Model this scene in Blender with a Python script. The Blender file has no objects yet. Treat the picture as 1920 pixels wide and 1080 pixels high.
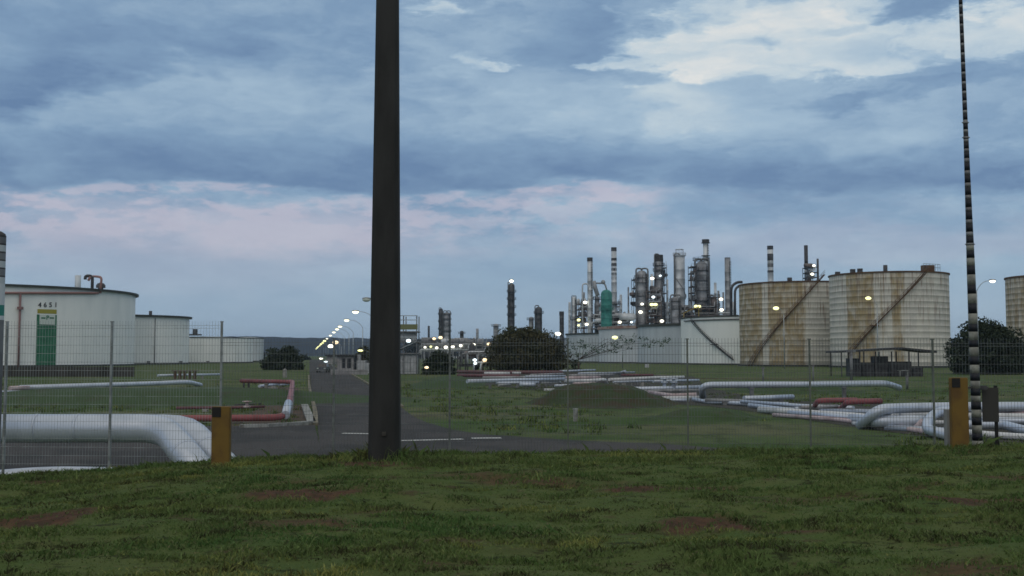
import bpy, math, random
import numpy as np
from mathutils import Vector, Matrix
from math import radians as R, sin, cos, pi, atan2, atan, asin, sqrt

# ------------------------------------------------------------------ camera, sky, sun, exposure
S = bpy.context.scene
COL = S.collection
F = 2059.0                      # focal length in pixels of the 1920 wide photograph
EYE = Vector((0, 0, 1.4))
PITCH = atan(125 / F)
GZ = -1.6                       # level of the flat land beyond the bank

cam = bpy.data.cameras.new('camera')
cam.sensor_width = 36
cam.lens = 36 * F / 1920
cam.clip_start = 0.1
cam.clip_end = 30000
camo = bpy.data.objects.new('camera', cam)
camo.location = EYE
camo.rotation_euler = (pi / 2 + PITCH, 0, 0)
COL.objects.link(camo)
S.camera = camo
S.render.resolution_x, S.render.resolution_y = 1024, 576
S.view_settings.view_transform = 'Standard'
S.view_settings.look = 'None'
S.view_settings.exposure = 0.0
S.view_settings.gamma = 1
S.cycles.use_denoising = True
S.cycles.filter_width = 1.6
S.cycles.max_bounces = 6
S.cycles.volume_bounces = 0


class NT:
    """small helper that writes node graphs"""
    def __init__(s, tree): s.t = tree; s.n = tree.nodes; s.l = tree.links
    def new(s, typ, **kw):
        n = s.n.new(typ)
        for k, v in kw.items(): setattr(n, k, v)
        return n
    def put(s, sock, v):
        if hasattr(v, 'is_output'): s.l.new(v, sock)
        else: sock.default_value = v
    def m(s, op, a, b=0.0, c=0.0):
        n = s.new('ShaderNodeMath', operation=op)
        s.put(n.inputs[0], a); s.put(n.inputs[1], b); s.put(n.inputs[2], c)
        return n.outputs[0]
    def ss(s, v, lo, hi, a=0.0, b=1.0):
        n = s.new('ShaderNodeMapRange', interpolation_type='SMOOTHSTEP')
        s.put(n.inputs[0], v); s.put(n.inputs[1], lo); s.put(n.inputs[2], hi); s.put(n.inputs[3], a); s.put(n.inputs[4], b)
        return n.outputs[0]
    def noise(s, vec, scale, detail=4, rough=0.55, col=False, dist=0.0):
        n = s.new('ShaderNodeTexNoise')
        if vec is not None: s.l.new(vec, n.inputs['Vector'])
        n.inputs['Scale'].default_value = scale; n.inputs['Detail'].default_value = detail
        n.inputs['Roughness'].default_value = rough; n.inputs['Distortion'].default_value = dist
        return n.outputs['Color' if col else 'Fac']
    def mix(s, f, a, b):
        n = s.new('ShaderNodeMix', data_type='RGBA')
        s.put(n.inputs[0], f)
        for i, v in ((6, a), (7, b)):
            if not hasattr(v, 'is_output') and len(v) == 3: v = (*v, 1)
            s.put(n.inputs[i], v)
        return n.outputs[2]
    def ramp(s, f, stops, interp='LINEAR'):
        n = s.new('ShaderNodeValToRGB'); r = n.color_ramp; r.interpolation = interp
        while len(r.elements) < len(stops): r.elements.new(0.5)
        for e, (p, c) in zip(r.elements, stops):
            e.position = p; e.color = (*c, 1) if len(c) == 3 else c
        s.put(n.inputs[0], f)
        return n.outputs[0]
    def xyz(s, vec):
        n = s.new('ShaderNodeSeparateXYZ'); s.l.new(vec, n.inputs[0]); return n.outputs
    def comb(s, x, y, z):
        n = s.new('ShaderNodeCombineXYZ')
        s.put(n.inputs[0], x); s.put(n.inputs[1], y); s.put(n.inputs[2], z)
        return n.outputs[0]


def lin(r, g, b):
    return tuple(((c / 255) / 12.92 if c / 255 <= 0.04045 else ((c / 255 + 0.055) / 1.055) ** 2.4) for c in (r, g, b))


SUN_EL, SUN_AZ = R(48), R(200)          # behind the camera, a little to the left
w = bpy.data.worlds.new('World'); S.world = w; w.use_nodes = True
T = NT(w.node_tree)
T.n.clear()
out = T.new('ShaderNodeOutputWorld'); bg = T.new('ShaderNodeBackground')
T.l.new(bg.outputs[0], out.inputs[0])
sky = T.new('ShaderNodeTexSky', sky_type='NISHITA')
sky.sun_disc = False; sky.sun_elevation = SUN_EL; sky.sun_rotation = SUN_AZ
tc = T.new('ShaderNodeTexCoord').outputs['Generated']
x, y, z = T.xyz(tc)
az = T.m('ARCTAN2', x, y); el = T.m('ARCSINE', z)
X = T.m('ADD', 960, T.m('MULTIPLY', F, T.m('MULTIPLY', az, T.m('ADD', 1, T.m('MULTIPLY', 0.33, T.m('MULTIPLY', az, az))))))
Y = T.m('SUBTRACT', 665, T.m('MULTIPLY', F, el))
flat = T.comb(x, y, T.m('MULTIPLY', z, 3.2))
nw = T.xyz(T.noise(flat, 7, 6, 0.6, col=True))
nf = T.xyz(T.noise(flat, 22, 6, 0.6, col=True))
nb = T.noise(flat, 4.2, 7, 0.55)
Xw = T.m('ADD', X, T.m('ADD', T.m('MULTIPLY', T.m('SUBTRACT', nw[0], 0.5), 420), T.m('MULTIPLY', T.m('SUBTRACT', nf[0], 0.5), 150)))
Yw = T.m('ADD', Y, T.m('ADD', T.m('MULTIPLY', T.m('SUBTRACT', nw[1], 0.5), 110), T.m('MULTIPLY', T.m('SUBTRACT', nf[1], 0.5), 55)))


def blob(cx, cy, rx, ry, amt=1.0, rot=0.0, lo=1.35, hi=0.35):
    dx = T.m('SUBTRACT', Xw, cx); dy = T.m('SUBTRACT', Yw, cy)
    c, s = cos(R(rot)), sin(R(rot))
    a = T.m('DIVIDE', T.m('ADD', T.m('MULTIPLY', dx, c), T.m('MULTIPLY', dy, s)), rx)
    b = T.m('DIVIDE', T.m('SUBTRACT', T.m('MULTIPLY', dy, c), T.m('MULTIPLY', dx, s)), ry)
    d = T.m('SQRT', T.m('ADD', T.m('MULTIPLY', a, a), T.m('MULTIPLY', b, b)))
    return T.ss(d, lo, hi, 0.0, amt)


def total(lst):
    r = lst[0]
    for q in lst[1:]: r = T.m('ADD', r, q)
    return r


cream = total([blob(*b) for b in (
    (1330, 110, 115, 62, 0.8, -20), (1560, 62, 130, 44, 1, -8), (1420, 145, 235, 34, 1, 4), (1700, 130, 210, 38, 1, 0),
    (1880, 112, 110, 58, 1, -8), (1620, 165, 120, 20, 0.8, 0), (1430, 35, 100, 30, 0.8, 0), (1180, 132, 70, 12, 0.7, 0),
    (800, 16, 125, 18, 0.55, 4), (1030, 6, 120, 15, 0.55, -4), (912, 122, 40, 20, 0.45, 0), (975, 128, 45, 9, 0.7, 0),
    (1215, 30, 26, 10, 0.3, 0), (1195, 182, 30, 14, 0.45, 0), (1300, 70, 150, 50, 0.5, -20), (1500, 110, 240, 60, 0.5, 0))])
pale = total([blob(*b) for b in (
    (1150, 215, 330, 75, 0.55), (1500, 215, 420, 80, 0.45), (460, 190, 360, 75, 0.4), (330, 30, 330, 50, 0.22),
    (900, 130, 200, 80, 0.35), (1640, 560, 700, 130, 0.12), (100, 258, 150, 26, 0.25))])
dark = total([blob(*b) for b in (
    (50, 205, 200, 60, 1.0, -10), (20, 235, 120, 20, 0.5), (250, 120, 320, 50, 0.35, -12), (560, 90, 260, 60, 0.3), (1765, 60, 105, 60, 0.6),
    (1560, 216, 105, 17, 0.9, -6), (1760, 204, 120, 15, 0.6, -4), (1660, 345, 420, 48, 0.65), (1400, 352, 170, 26, 0.35),
    (1200, 20, 60, 30, 0.3), (1130, 70, 130, 40, 0.35), (1400, 410, 260, 26, 0.25), (940, 300, 320, 50, 0.4),
    (1900, 370, 220, 26, 0.4), (1480, 480, 300, 40, 0.15), (1350, 55, 42, 16, 0.5), (1570, 88, 70, 14, 0.6), (1440, 104, 60, 12, 0.6))])
# the long shelf of cloud with the crisp underside
fc = T.new('ShaderNodeFloatCurve')
T.put(fc.inputs['Value'], T.m('DIVIDE', T.m('ADD', X, 400), 2400))
cv = fc.mapping.curves[0]
pts = [(-400, 380), (0, 392), (60, 384), (250, 362), (450, 354), (640, 366), (800, 366), (950, 352), (1060, 338), (1250, 352), (1500, 372), (2000, 400)]
for i, (a, b) in enumerate(pts):
    q = ((a + 400) / 2400, b / 500)
    if i < 2: cv.points[i].location = q
    else: cv.points.new(*q)
fc.mapping.update()
edge = T.m('MULTIPLY', fc.outputs[0], 500)
dd = T.m('SUBTRACT', edge, T.m('ADD', Y, T.m('MULTIPLY', T.m('SUBTRACT', nf[1], 0.5), 34)))
fadeR = T.ss(X, 1080, 1330, 1.0, 0.25)
shelf = T.m('MULTIPLY', T.m('MULTIPLY', T.ss(dd, -3, 9), T.ss(dd, 130, 8)), T.m('MULTIPLY', fadeR, 0.95))
shelf = T.m('MULTIPLY', shelf, T.ss(nw[2], 0.2, 0.6, 0.55, 1.05))
under = T.m('MULTIPLY', T.ss(dd, 3, -5), T.ss(dd, -150, -20))
pink = T.m('MINIMUM', 1.0, T.m('ADD', T.m('MULTIPLY', T.m('MULTIPLY', under, T.ss(X, 1150, 1300, 1.0, 0.1)), T.ss(nf[2], 0.42, 0.58, 0.0, 0.75)),
                                  total([blob(*b) for b in ((480, 430, 380, 55, 0.5), (1090, 372, 170, 20, 0.5), (330, 480, 560, 90, 0.36), (60, 405, 110, 12, 0.5), (1700, 470, 500, 36, 0.3), (1180, 450, 300, 30, 0.22))])))
t = T.m('ADD', 0.34, T.m('MULTIPLY', T.m('SUBTRACT', nb, 0.5), 0.42))
t = T.m('ADD', t, T.m('MULTIPLY', T.m('SUBTRACT', nf[0], 0.5), 0.30))
t = T.m('ADD', t, T.m('MULTIPLY', T.m('SUBTRACT', nw[2], 0.5), 0.16))
t = T.m('ADD', t, T.m('MULTIPLY', pale, 0.34))
t = T.m('SUBTRACT', t, T.m('MULTIPLY', dark, 0.26))
t = T.m('SUBTRACT', t, T.m('MULTIPLY', shelf, 0.30))
lump = T.noise(T.comb(T.m('ADD', T.m('DIVIDE', Xw, 150), 0), T.m('DIVIDE', Yw, 62), 0.0), 1.0, 6, 0.62, dist=0.4)
lump2 = T.noise(T.comb(T.m('DIVIDE', Xw, 420), T.m('DIVIDE', Yw, 120), 5.0), 1.0, 5, 0.55, dist=0.3)
calm = T.ss(Y, 560, 380, 0.25, 1.0)
t = T.m('ADD', t, T.m('MULTIPLY', calm, T.m('ADD', T.m('MULTIPLY', T.m('SUBTRACT', lump, 0.5), 0.42), T.m('MULTIPLY', T.m('SUBTRACT', lump2, 0.5), 0.45))))
cm = T.ss(T.m('ADD', cream, T.m('MULTIPLY', T.m('SUBTRACT', lump, 0.5), 2.2)), -0.35, 1.35)
cm = T.m('MULTIPLY', cm, T.ss(cream, 0.0, 0.75))
t = T.m('ADD', t, T.m('MULTIPLY', cm, 0.46))
c = T.ramp(t, [(0.0, lin(82, 107, 140)), (0.3, lin(110, 135, 161)), (0.58, lin(143, 164, 181)), (0.8, lin(174, 186, 192)), (1.0, lin(203, 203, 199))])
c = T.mix(T.m('MULTIPLY', pink, 0.6), c, lin(182, 170, 180))
# calm pale blue towards the horizon
c = T.mix(T.ss(Y, 470, 620, 0, 0.65), c, lin(134, 155, 177))
c = T.mix(T.ss(el, 0.34, 0.7), c, (0.47, 0.465, 0.42))      # overhead
glow = T.m('MULTIPLY', T.ss(y, -0.1, -0.9), T.m('MULTIPLY', T.ss(el, 0.05, 0.35), T.ss(el, 1.15, 0.6)))
c = T.mix(glow, c, (0.62, 0.58, 0.52))
c = T.mix(0.012, c, sky.outputs[0])
c = T.mix(T.ss(z, -0.02, -0.12), c, lin(60, 66, 66))
T.l.new(c, bg.inputs[0])
bg.inputs[1].default_value = 1.2

sun = bpy.data.lights.new('sun', 'SUN'); sun.energy = 0.2; sun.angle = R(35); sun.color = (1, 0.86, 0.74)
suno = bpy.data.objects.new('sun', sun); COL.objects.link(suno)
sd = Vector((sin(SUN_AZ) * cos(SUN_EL), cos(SUN_AZ) * cos(SUN_EL), sin(SUN_EL)))
suno.rotation_euler = sd.to_track_quat('Z', 'Y').to_euler()
suno.location = (0, -20, 30)

# ------------------------------------------------------------------ coordinates
_ca, _sa = cos(PITCH), sin(PITCH)


def ray(px, py):
    u = (px - 960) / F; v = (540 - py) / F
    return Vector((u, _ca - v * _sa, _sa + v * _ca))


def at(px, py, Yd):
    d = ray(px, py); k = Yd / d.y
    return EYE + d * k


def gz(px, py, zz=GZ):
    d = ray(px, py); k = (zz - EYE.z) / d.z
    return EYE + d * k


def mpp(Yd): return Yd / F         # metres per photograph pixel at a depth


rng = np.random.default_rng(7)
random.seed(5)
_tab = rng.random((256, 256))


def vnoise(x, y):
    x = np.asarray(x, float); y = np.asarray(y, float)
    xi = np.floor(x).astype(int); yi = np.floor(y).astype(int); fx = x - xi; fy = y - yi
    fx = fx * fx * (3 - 2 * fx); fy = fy * fy * (3 - 2 * fy)
    g = lambda a, b: _tab[a % 256, b % 256]
    return (g(xi, yi) * (1 - fx) + g(xi + 1, yi) * fx) * (1 - fy) + (g(xi, yi + 1) * (1 - fx) + g(xi + 1, yi + 1) * fx) * fy


def fbm(x, y, o=4):
    s = 0; a = 1; t = 0
    for i in range(o):
        s = s + a * vnoise(x * 2 ** i + 17 * i, y * 2 ** i + 31 * i); t += a; a *= 0.5
    return s / t


def sstep(t): t = np.clip(t, 0, 1); return t * t * (3 - 2 * t)


# ------------------------------------------------------------------ mesh builder
class MB:
    def __init__(s): s.v = []; s.f = []; s.sm = []
    def add(s, vs, fs, smooth=False):
        b = len(s.v); s.v += [tuple(q) for q in vs]
        s.f += [tuple(i + b for i in q) for q in fs]; s.sm += [smooth] * len(fs)
        return s
    def box(s, c, size, rz=0.0, taper=1.0):
        hx, hy, hz = size[0] / 2, size[1] / 2, size[2] / 2
        vs = []
        for k, (a, b, cz) in enumerate([(-1, -1, -1), (1, -1, -1), (1, 1, -1), (-1, 1, -1), (-1, -1, 1), (1, -1, 1), (1, 1, 1), (-1, 1, 1)]):
            m = taper if cz > 0 else 1
            X_, Y_ = a * hx * m, b * hy * m
            vs.append((c[0] + X_ * cos(rz) - Y_ * sin(rz), c[1] + X_ * sin(rz) + Y_ * cos(rz), c[2] + cz * hz))
        return s.add(vs, [(0, 3, 2, 1), (4, 5, 6, 7), (0, 1, 5, 4), (1, 2, 6, 5), (2, 3, 7, 6), (3, 0, 4, 7)])
    def tube(s, pts, r, n=8, caps=True, smooth=True):
        pts = [Vector(p) for p in pts]; m = len(pts)
        rs = r if isinstance(r, (list, tuple)) else [r] * m
        tg = []
        for i in range(m):
            a = pts[max(i - 1, 0)]; b = pts[min(i + 1, m - 1)]
            tg.append((b - a).normalized())
        up = Vector((0, 0, 1)) if abs(tg[0].z) < 0.9 else Vector((1, 0, 0))
        nrm = tg[0].cross(up).normalized(); vs = []; fs = []
        for i in range(m):
            if i: nrm = (nrm - tg[i] * nrm.dot(tg[i])).normalized()
            bn = tg[i].cross(nrm)
            for k in range(n):
                a = 2 * pi * k / n
                vs.append(pts[i] + (nrm * cos(a) + bn * sin(a)) * rs[i])
        for i in range(m - 1):
            for k in range(n):
                k2 = (k + 1) % n
                fs.append((i * n + k, i * n + k2, (i + 1) * n + k2, (i + 1) * n + k))
        s.add(vs, fs, smooth)
        if caps:
            b = len(s.v) - len(vs)
            s.f.append(tuple(b + k for k in range(n))[::-1]); s.sm.append(False)
            s.f.append(tuple(b + (m - 1) * n + k for k in range(n))); s.sm.append(False)
        return s
    def lathe(s, prof, c, n=24, smooth=True, a0=0.0, a1=2 * pi):
        full = abs(a1 - a0 - 2 * pi) < 1e-6
        k_ = n if full else n + 1
        vs = [(c[0] + r * cos(a0 + (a1 - a0) * k / n), c[1] + r * sin(a0 + (a1 - a0) * k / n), c[2] + h) for r, h in prof for k in range(k_)]
        fs = []
        for i in range(len(prof) - 1):
            for k in range(n):
                k2 = (k + 1) % k_
                fs.append((i * k_ + k, i * k_ + k2, (i + 1) * k_ + k2, (i + 1) * k_ + k))
        return s.add(vs, fs, smooth)
    def ball(s, c, rx, ry=None, rz=None, n=10, m=7):
        ry = rx if ry is None else ry; rz = rx if rz is None else rz
        vs = [(c[0] + rx * sin(pi * i / m) * cos(2 * pi * k / n), c[1] + ry * sin(pi * i / m) * sin(2 * pi * k / n), c[2] - rz * cos(pi * i / m)) for i in range(m + 1) for k in range(n)]
        fs = [(i * n + k, i * n + (k + 1) % n, (i + 1) * n + (k + 1) % n, (i + 1) * n + k) for i in range(m) for k in range(n)]
        return s.add(vs, fs, True)
    def build(s, name, mat, parent=None, origin=None):
        me = bpy.data.meshes.new(name)
        if parent is not None: o = Vector(parent['_o'])
        elif origin is not None: o = Vector(origin)
        else:
            a = np.array(s.v); o = Vector(((a[:, 0].min() + a[:, 0].max()) / 2, (a[:, 1].min() + a[:, 1].max()) / 2, a[:, 2].min()))
        a = np.array(s.v) - np.array(o)
        me.from_pydata([tuple(q) for q in a], [], s.f)
        me.polygons.foreach_set('use_smooth', s.sm)
        me.validate()
        if mat: me.materials.append(mat)
        ob = bpy.data.objects.new(name, me); COL.objects.link(ob)
        ob['_o'] = tuple(o)
        if parent is not None: ob.parent = parent
        else: ob.location = o
        return ob


def npmesh(name, verts, faces, mat, parent=None, origin=(0, 0, 0), smooth=False):
    """verts (N,3) array, faces (M,k) array"""
    o = np.array(parent['_o'] if parent is not None else origin)
    me = bpy.data.meshes.new(name); verts = np.asarray(verts, float) - o
    me.vertices.add(len(verts)); me.vertices.foreach_set('co', verts.astype(np.float32).ravel())
    k = faces.shape[1]
    me.loops.add(faces.size); me.loops.foreach_set('vertex_index', faces.astype(np.int32).ravel())
    me.polygons.add(len(faces)); me.polygons.foreach_set('loop_start', np.arange(0, faces.size, k, dtype=np.int32))
    me.polygons.foreach_set('loop_total', np.full(len(faces), k, dtype=np.int32))
    me.polygons.foreach_set('use_smooth', np.full(len(faces), smooth))
    me.update(calc_edges=True); me.materials.append(mat)
    ob = bpy.data.objects.new(name, me); COL.objects.link(ob); ob['_o'] = tuple(o)
    if parent is not None: ob.parent = parent
    else: ob.location = tuple(o)
    return ob


def empty(name, loc):
    o = bpy.data.objects.new(name, None); COL.objects.link(o); o.location = loc; o['_o'] = tuple(loc)
    o.empty_display_size = 0.3
    return o


def tag(o, label, cat, group=None, kind=None):
    if label: o['label'] = label
    if cat: o['category'] = cat
    if group: o['group'] = group
    if kind: o['kind'] = kind
    return o


def copy_thing(o, loc, parent=None):
    c = o.copy(); COL.objects.link(c)
    if parent is None: c.location = loc; c['_o'] = tuple(loc)
    else: c.parent = parent
    for ch in [q for q in kids.get(o.name, [])]:
        d = copy_thing(ch, None, c)
    return c


kids = {}


def reg(o):
    """remember the children of a prototype before copying"""
    for q in bpy.data.objects:
        if q.parent is o:
            kids.setdefault(o.name, []).append(q); reg(q)


def fillet(pts, rad, seg=5):
    pts = [Vector(p) for p in pts]
    if len(pts) < 3 or rad <= 0: return pts
    o = [pts[0]]
    for i in range(1, len(pts) - 1):
        a, b, c_ = pts[i - 1], pts[i], pts[i + 1]
        r1 = min(rad, (a - b).length * 0.45); r2 = min(rad, (c_ - b).length * 0.45)
        p = b + (a - b).normalized() * r1; q = b + (c_ - b).normalized() * r2
        for k in range(seg + 1):
            t_ = k / seg
            o.append(p * (1 - t_) ** 2 + b * 2 * t_ * (1 - t_) + q * t_ ** 2)
    o.append(pts[-1])
    return o


# ------------------------------------------------------------------ materials
def mat(name, col, rough=0.6, metal=0.0, col2=None, sc=3.0, det=4, lo=0.4, hi=0.65, bump=0.0, bsc=30.0, stretch=(1, 1, 1), spec=0.3, co='pos'):
    m = bpy.data.materials.new(name); m.use_nodes = True
    t_ = NT(m.node_tree); b = t_.n['Principled BSDF']
    b.inputs['Roughness'].default_value = rough; b.inputs['Metallic'].default_value = metal
    b.inputs['Specular IOR Level'].default_value = spec
    b.inputs['Base Color'].default_value = (*col, 1)
    if col2 is not None or bump:
        p = t_.new('ShaderNodeNewGeometry').outputs['Position'] if co == 'pos' else t_.new('ShaderNodeTexCoord').outputs['Object']
        mp = t_.new('ShaderNodeMapping'); t_.l.new(p, mp.inputs[0]); mp.inputs['Scale'].default_value = stretch
        if col2 is not None:
            n = t_.noise(mp.outputs[0], sc, det, 0.6)
            t_.l.new(t_.mix(t_.ss(n, lo, hi), col, col2), b.inputs['Base Color'])
        if bump:
            bn = t_.new('ShaderNodeBump'); bn.inputs['Strength'].default_value = bump
            t_.l.new(t_.noise(mp.outputs[0], bsc, 4, 0.6), bn.inputs['Height']); t_.l.new(bn.outputs[0], b.inputs['Normal'])
    return m


def emat(name, col, st):
    m = bpy.data.materials.new(name); m.use_nodes = True
    t_ = NT(m.node_tree); b = t_.n['Principled BSDF']
    b.inputs['Base Color'].default_value = (0.8, 0.8, 0.8, 1)
    b.inputs['Emission Color'].default_value = (*col, 1); b.inputs['Emission Strength'].default_value = st
    return m


M = {}
M['white_pipe'] = mat('white_pipe', (0.62, 0.64, 0.66), 0.42, 0, (0.42, 0.44, 0.46), 1.6, 5, 0.4, 0.75, 0.06, 8)
M['clad'] = mat('pipe_cladding', (0.50, 0.56, 0.66), 0.34, 0.3, (0.34, 0.39, 0.47), 0.9, 5, 0.45, 0.8, 0.08, 6)
M['grey_pipe'] = mat('grey_pipe', (0.34, 0.35, 0.37), 0.5, 0.1, (0.2, 0.2, 0.21), 1.2, 5, 0.4, 0.7)
M['pink_pipe'] = mat('pinkish_pipe', (0.50, 0.42, 0.44), 0.5, 0, (0.30, 0.22, 0.23), 1.0, 5, 0.4, 0.7)
M['red_pipe'] = mat('red_pipe', (0.27, 0.085, 0.095), 0.5, 0, (0.18, 0.06, 0.065), 1.5, 5, 0.4, 0.7)
M['dull_red'] = mat('dull_red_pipe', (0.16, 0.075, 0.09), 0.6, 0, (0.13, 0.06, 0.07), 1.5)
M['steel'] = mat('dark_steel', (0.075, 0.075, 0.08), 0.6, 0.2, (0.035, 0.035, 0.04), 2)
M['rail'] = mat('grey_steel', (0.20, 0.21, 0.22), 0.5, 0.3, (0.12, 0.12, 0.13), 2)
M['galv'] = mat('galvanised_wire', (0.42, 0.47, 0.50), 0.45, 0.5, (0.28, 0.31, 0.33), 4)
M['fwire_left'] = mat('fence_wire_pale', (0.36, 0.40, 0.42), 0.5, 0.3, (0.22, 0.25, 0.26), 4)
M['fpost_dark'] = mat('fence_post_weathered', (0.15, 0.17, 0.15), 0.7, 0.1, (0.11, 0.125, 0.11), 6)
M['fpost_pale'] = mat('fence_post_pale', (0.27, 0.30, 0.31), 0.5, 0.3, (0.17, 0.19, 0.19), 5)
M['fwire'] = mat('fence_wire', (0.17, 0.19, 0.20), 0.5, 0.3, (0.11, 0.12, 0.12), 4)
M['fpost'] = mat('fence_post_paint', (0.17, 0.19, 0.19), 0.55, 0.2, (0.10, 0.115, 0.11), 6)
M['conc'] = mat('concrete', (0.30, 0.30, 0.29), 0.85, 0, (0.20, 0.20, 0.19), 2.2, 6, 0.35, 0.7, 0.2, 20)
M['pole'] = mat('dark_weathered_pole', (0.036, 0.037, 0.037), 0.85, 0, (0.021, 0.022, 0.022), 3.0, 6, 0.35, 0.7, 0.35, 18, (1, 1, 0.25))
M['yellow'] = mat('yellow_post_paint', (0.165, 0.10, 0.02), 0.65, 0, (0.11, 0.062, 0.018), 5, 6, 0.4, 0.7, 0.1, 40)
M['pole_stain'] = mat('pole_stain', (0.06, 0.058, 0.052), 0.9, 0, (0.03, 0.03, 0.028), 6)
M['black'] = mat('black_paint', (0.012, 0.012, 0.012), 0.6)
M['mastdark'] = mat('mast_black', (0.012, 0.015, 0.022), 0.55)
M['mastlight'] = mat('mast_cream', (0.26, 0.27, 0.24), 0.65, 0, (0.16, 0.165, 0.15), 9)
M['tankwhite'] = mat('tank_white', (0.84, 0.87, 0.86), 0.5, 0, (0.72, 0.76, 0.76), 0.25, 6, 0.35, 0.75, 0, 1, (1, 1, 0.25))
M['tankgrey'] = mat('tank_grey_white', (0.62, 0.67, 0.71), 0.55, 0, (0.47, 0.52, 0.56), 0.3, 6, 0.35, 0.7, 0, 1, (1, 1, 0.15))
M['tankpale'] = mat('tank_pale', (0.86, 0.90, 0.88), 0.5, 0, (0.74, 0.79, 0.78), 0.3, 6, 0.35, 0.75, 0, 1, (1, 1, 0.15))
M['tankmid'] = mat('tank_mid_grey', (0.50, 0.56, 0.60), 0.55, 0, (0.40, 0.45, 0.49), 0.3, 6, 0.35, 0.7, 0, 1, (1, 1, 0.15))
M['tanktop'] = mat('tank_roof', (0.50, 0.52, 0.50), 0.6, 0, (0.34, 0.35, 0.34), 0.4)
M['rim'] = mat('tank_rim_dark', (0.05, 0.055, 0.05), 0.6)
M['redrim'] = mat('tank_rim_rust', (0.26, 0.14, 0.12), 0.7, 0, (0.4, 0.36, 0.33), 0.5)
M['green'] = mat('green_paint', (0.035, 0.17, 0.09), 0.5, 0, (0.028, 0.13, 0.07), 0.8)
M['teal'] = mat('teal_paint', (0.04, 0.22, 0.19), 0.5, 0, (0.03, 0.15, 0.14), 0.8)
M['ylw'] = mat('yellow_band', (0.33, 0.30, 0.05), 0.5)
M['card'] = mat('white_card', (0.55, 0.62, 0.58), 0.5)
M['tw_grey'] = mat('tower_grey', (0.34, 0.36, 0.39), 0.45, 0.2, (0.18, 0.19, 0.21), 0.28, 6, 0.38, 0.66)
M['tw_light'] = mat('tower_light', (0.60, 0.64, 0.68), 0.4, 0.2, (0.38, 0.42, 0.46), 0.25, 6, 0.38, 0.7)
M['tw_dark'] = mat('tower_dark', (0.10, 0.105, 0.115), 0.55, 0.2, (0.045, 0.045, 0.05), 0.3, 6, 0.35, 0.65)
M['tw_brown'] = mat('tower_brown', (0.20, 0.17, 0.165), 0.6, 0.1, (0.09, 0.075, 0.075), 0.35, 6, 0.35, 0.65)
M['tw_ochre'] = mat('canopy_ochre', (0.28, 0.22, 0.07), 0.6)
M['asphalt'] = mat('asphalt', (0.048, 0.045, 0.045), 0.9, 0, (0.026, 0.026, 0.027), 0.35, 9, 0.44, 0.58, 0.3, 40)
M['paint'] = mat('road_paint', (0.5, 0.52, 0.52), 0.7, 0, (0.22, 0.23, 0.23), 3, 6, 0.4, 0.75)
M['kerb'] = mat('kerb_concrete', (0.33, 0.35, 0.35), 0.8, 0, (0.14, 0.14, 0.13), 2.5, 6, 0.4, 0.7)
M['ykerb'] = mat('yellowish_kerb', (0.20, 0.18, 0.13), 0.8, 0, (0.09, 0.09, 0.07), 2.5, 6, 0.4, 0.7)
M['wall_dark'] = mat('dark_stained_wall', (0.065, 0.065, 0.062), 0.9, 0, (0.035, 0.036, 0.033), 0.5, 6, 0.35, 0.7, 0.2, 5, (1, 1, 0.3))
M['dirt'] = mat('red_earth', (0.105, 0.066, 0.048), 0.95, 0, (0.065, 0.055, 0.035), 0.6, 7, 0.35, 0.65, 0.4, 10)
M['mound'] = mat('mound_grass', (0.027, 0.046, 0.014), 0.95, 0, (0.044, 0.034, 0.020), 0.8, 8, 0.42, 0.6, 0.6, 8)
M['heap'] = mat('heap_grass', (0.034, 0.066, 0.020), 0.95, 0, (0.042, 0.052, 0.024), 0.7, 7, 0.5, 0.7, 0.6, 8)
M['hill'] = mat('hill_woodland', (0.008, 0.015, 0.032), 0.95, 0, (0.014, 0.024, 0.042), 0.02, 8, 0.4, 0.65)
M['bark'] = mat('bark', (0.07, 0.055, 0.045), 0.9)
M['bld'] = mat('plaster', (0.30, 0.30, 0.31), 0.8, 0, (0.2, 0.2, 0.21), 0.8)
M['bldw'] = mat('pale_plaster', (0.42, 0.44, 0.47), 0.8, 0, (0.3, 0.32, 0.34), 0.8)
M['glassdark'] = mat('dark_opening', (0.02, 0.022, 0.028), 0.25, 0, spec=0.5)
M['roofd'] = mat('roof_sheet', (0.05, 0.055, 0.06), 0.7, 0, (0.035, 0.035, 0.04), 0.8)
M['carpaint'] = mat('car_paint', (0.10, 0.11, 0.13), 0.3, 0.3)
M['rubber'] = mat('rubber', (0.02, 0.02, 0.02), 0.8)
M['band'] = mat('olive_band', (0.17, 0.19, 0.10), 0.7)
M['l_white'] = emat('lamp_white', (1.0, 0.96, 0.78), 2.6)
M['l_street'] = emat('lamp_street', (1.0, 0.97, 0.66), 2.2)
M['l_cool'] = emat('lamp_cool', (0.80, 0.95, 1.0), 2.0)
M['l_yellow'] = emat('lamp_yellow', (1.0, 1.0, 0.40), 1.7)
M['l_orange'] = emat('lamp_orange', (1.0, 0.74, 0.42), 1.7)


def leafmat(name, a, b, c_, sc):
    m = bpy.data.materials.new(name); m.use_nodes = True
    t_ = NT(m.node_tree); bs = t_.n['Principled BSDF']; bs.inputs['Roughness'].default_value = 0.7
    bs.inputs['Specular IOR Level'].default_value = 0.2
    p = t_.new('ShaderNodeNewGeometry').outputs['Position']
    n1 = t_.noise(p, sc, 3); n2 = t_.noise(p, sc * 9, 2)
    k = t_.mix(t_.ss(n1, 0.38, 0.62), a, b)
    t_.l.new(t_.mix(t_.ss(n2, 0.5, 0.75), k, c_), bs.inputs['Base Color'])
    return m


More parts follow.
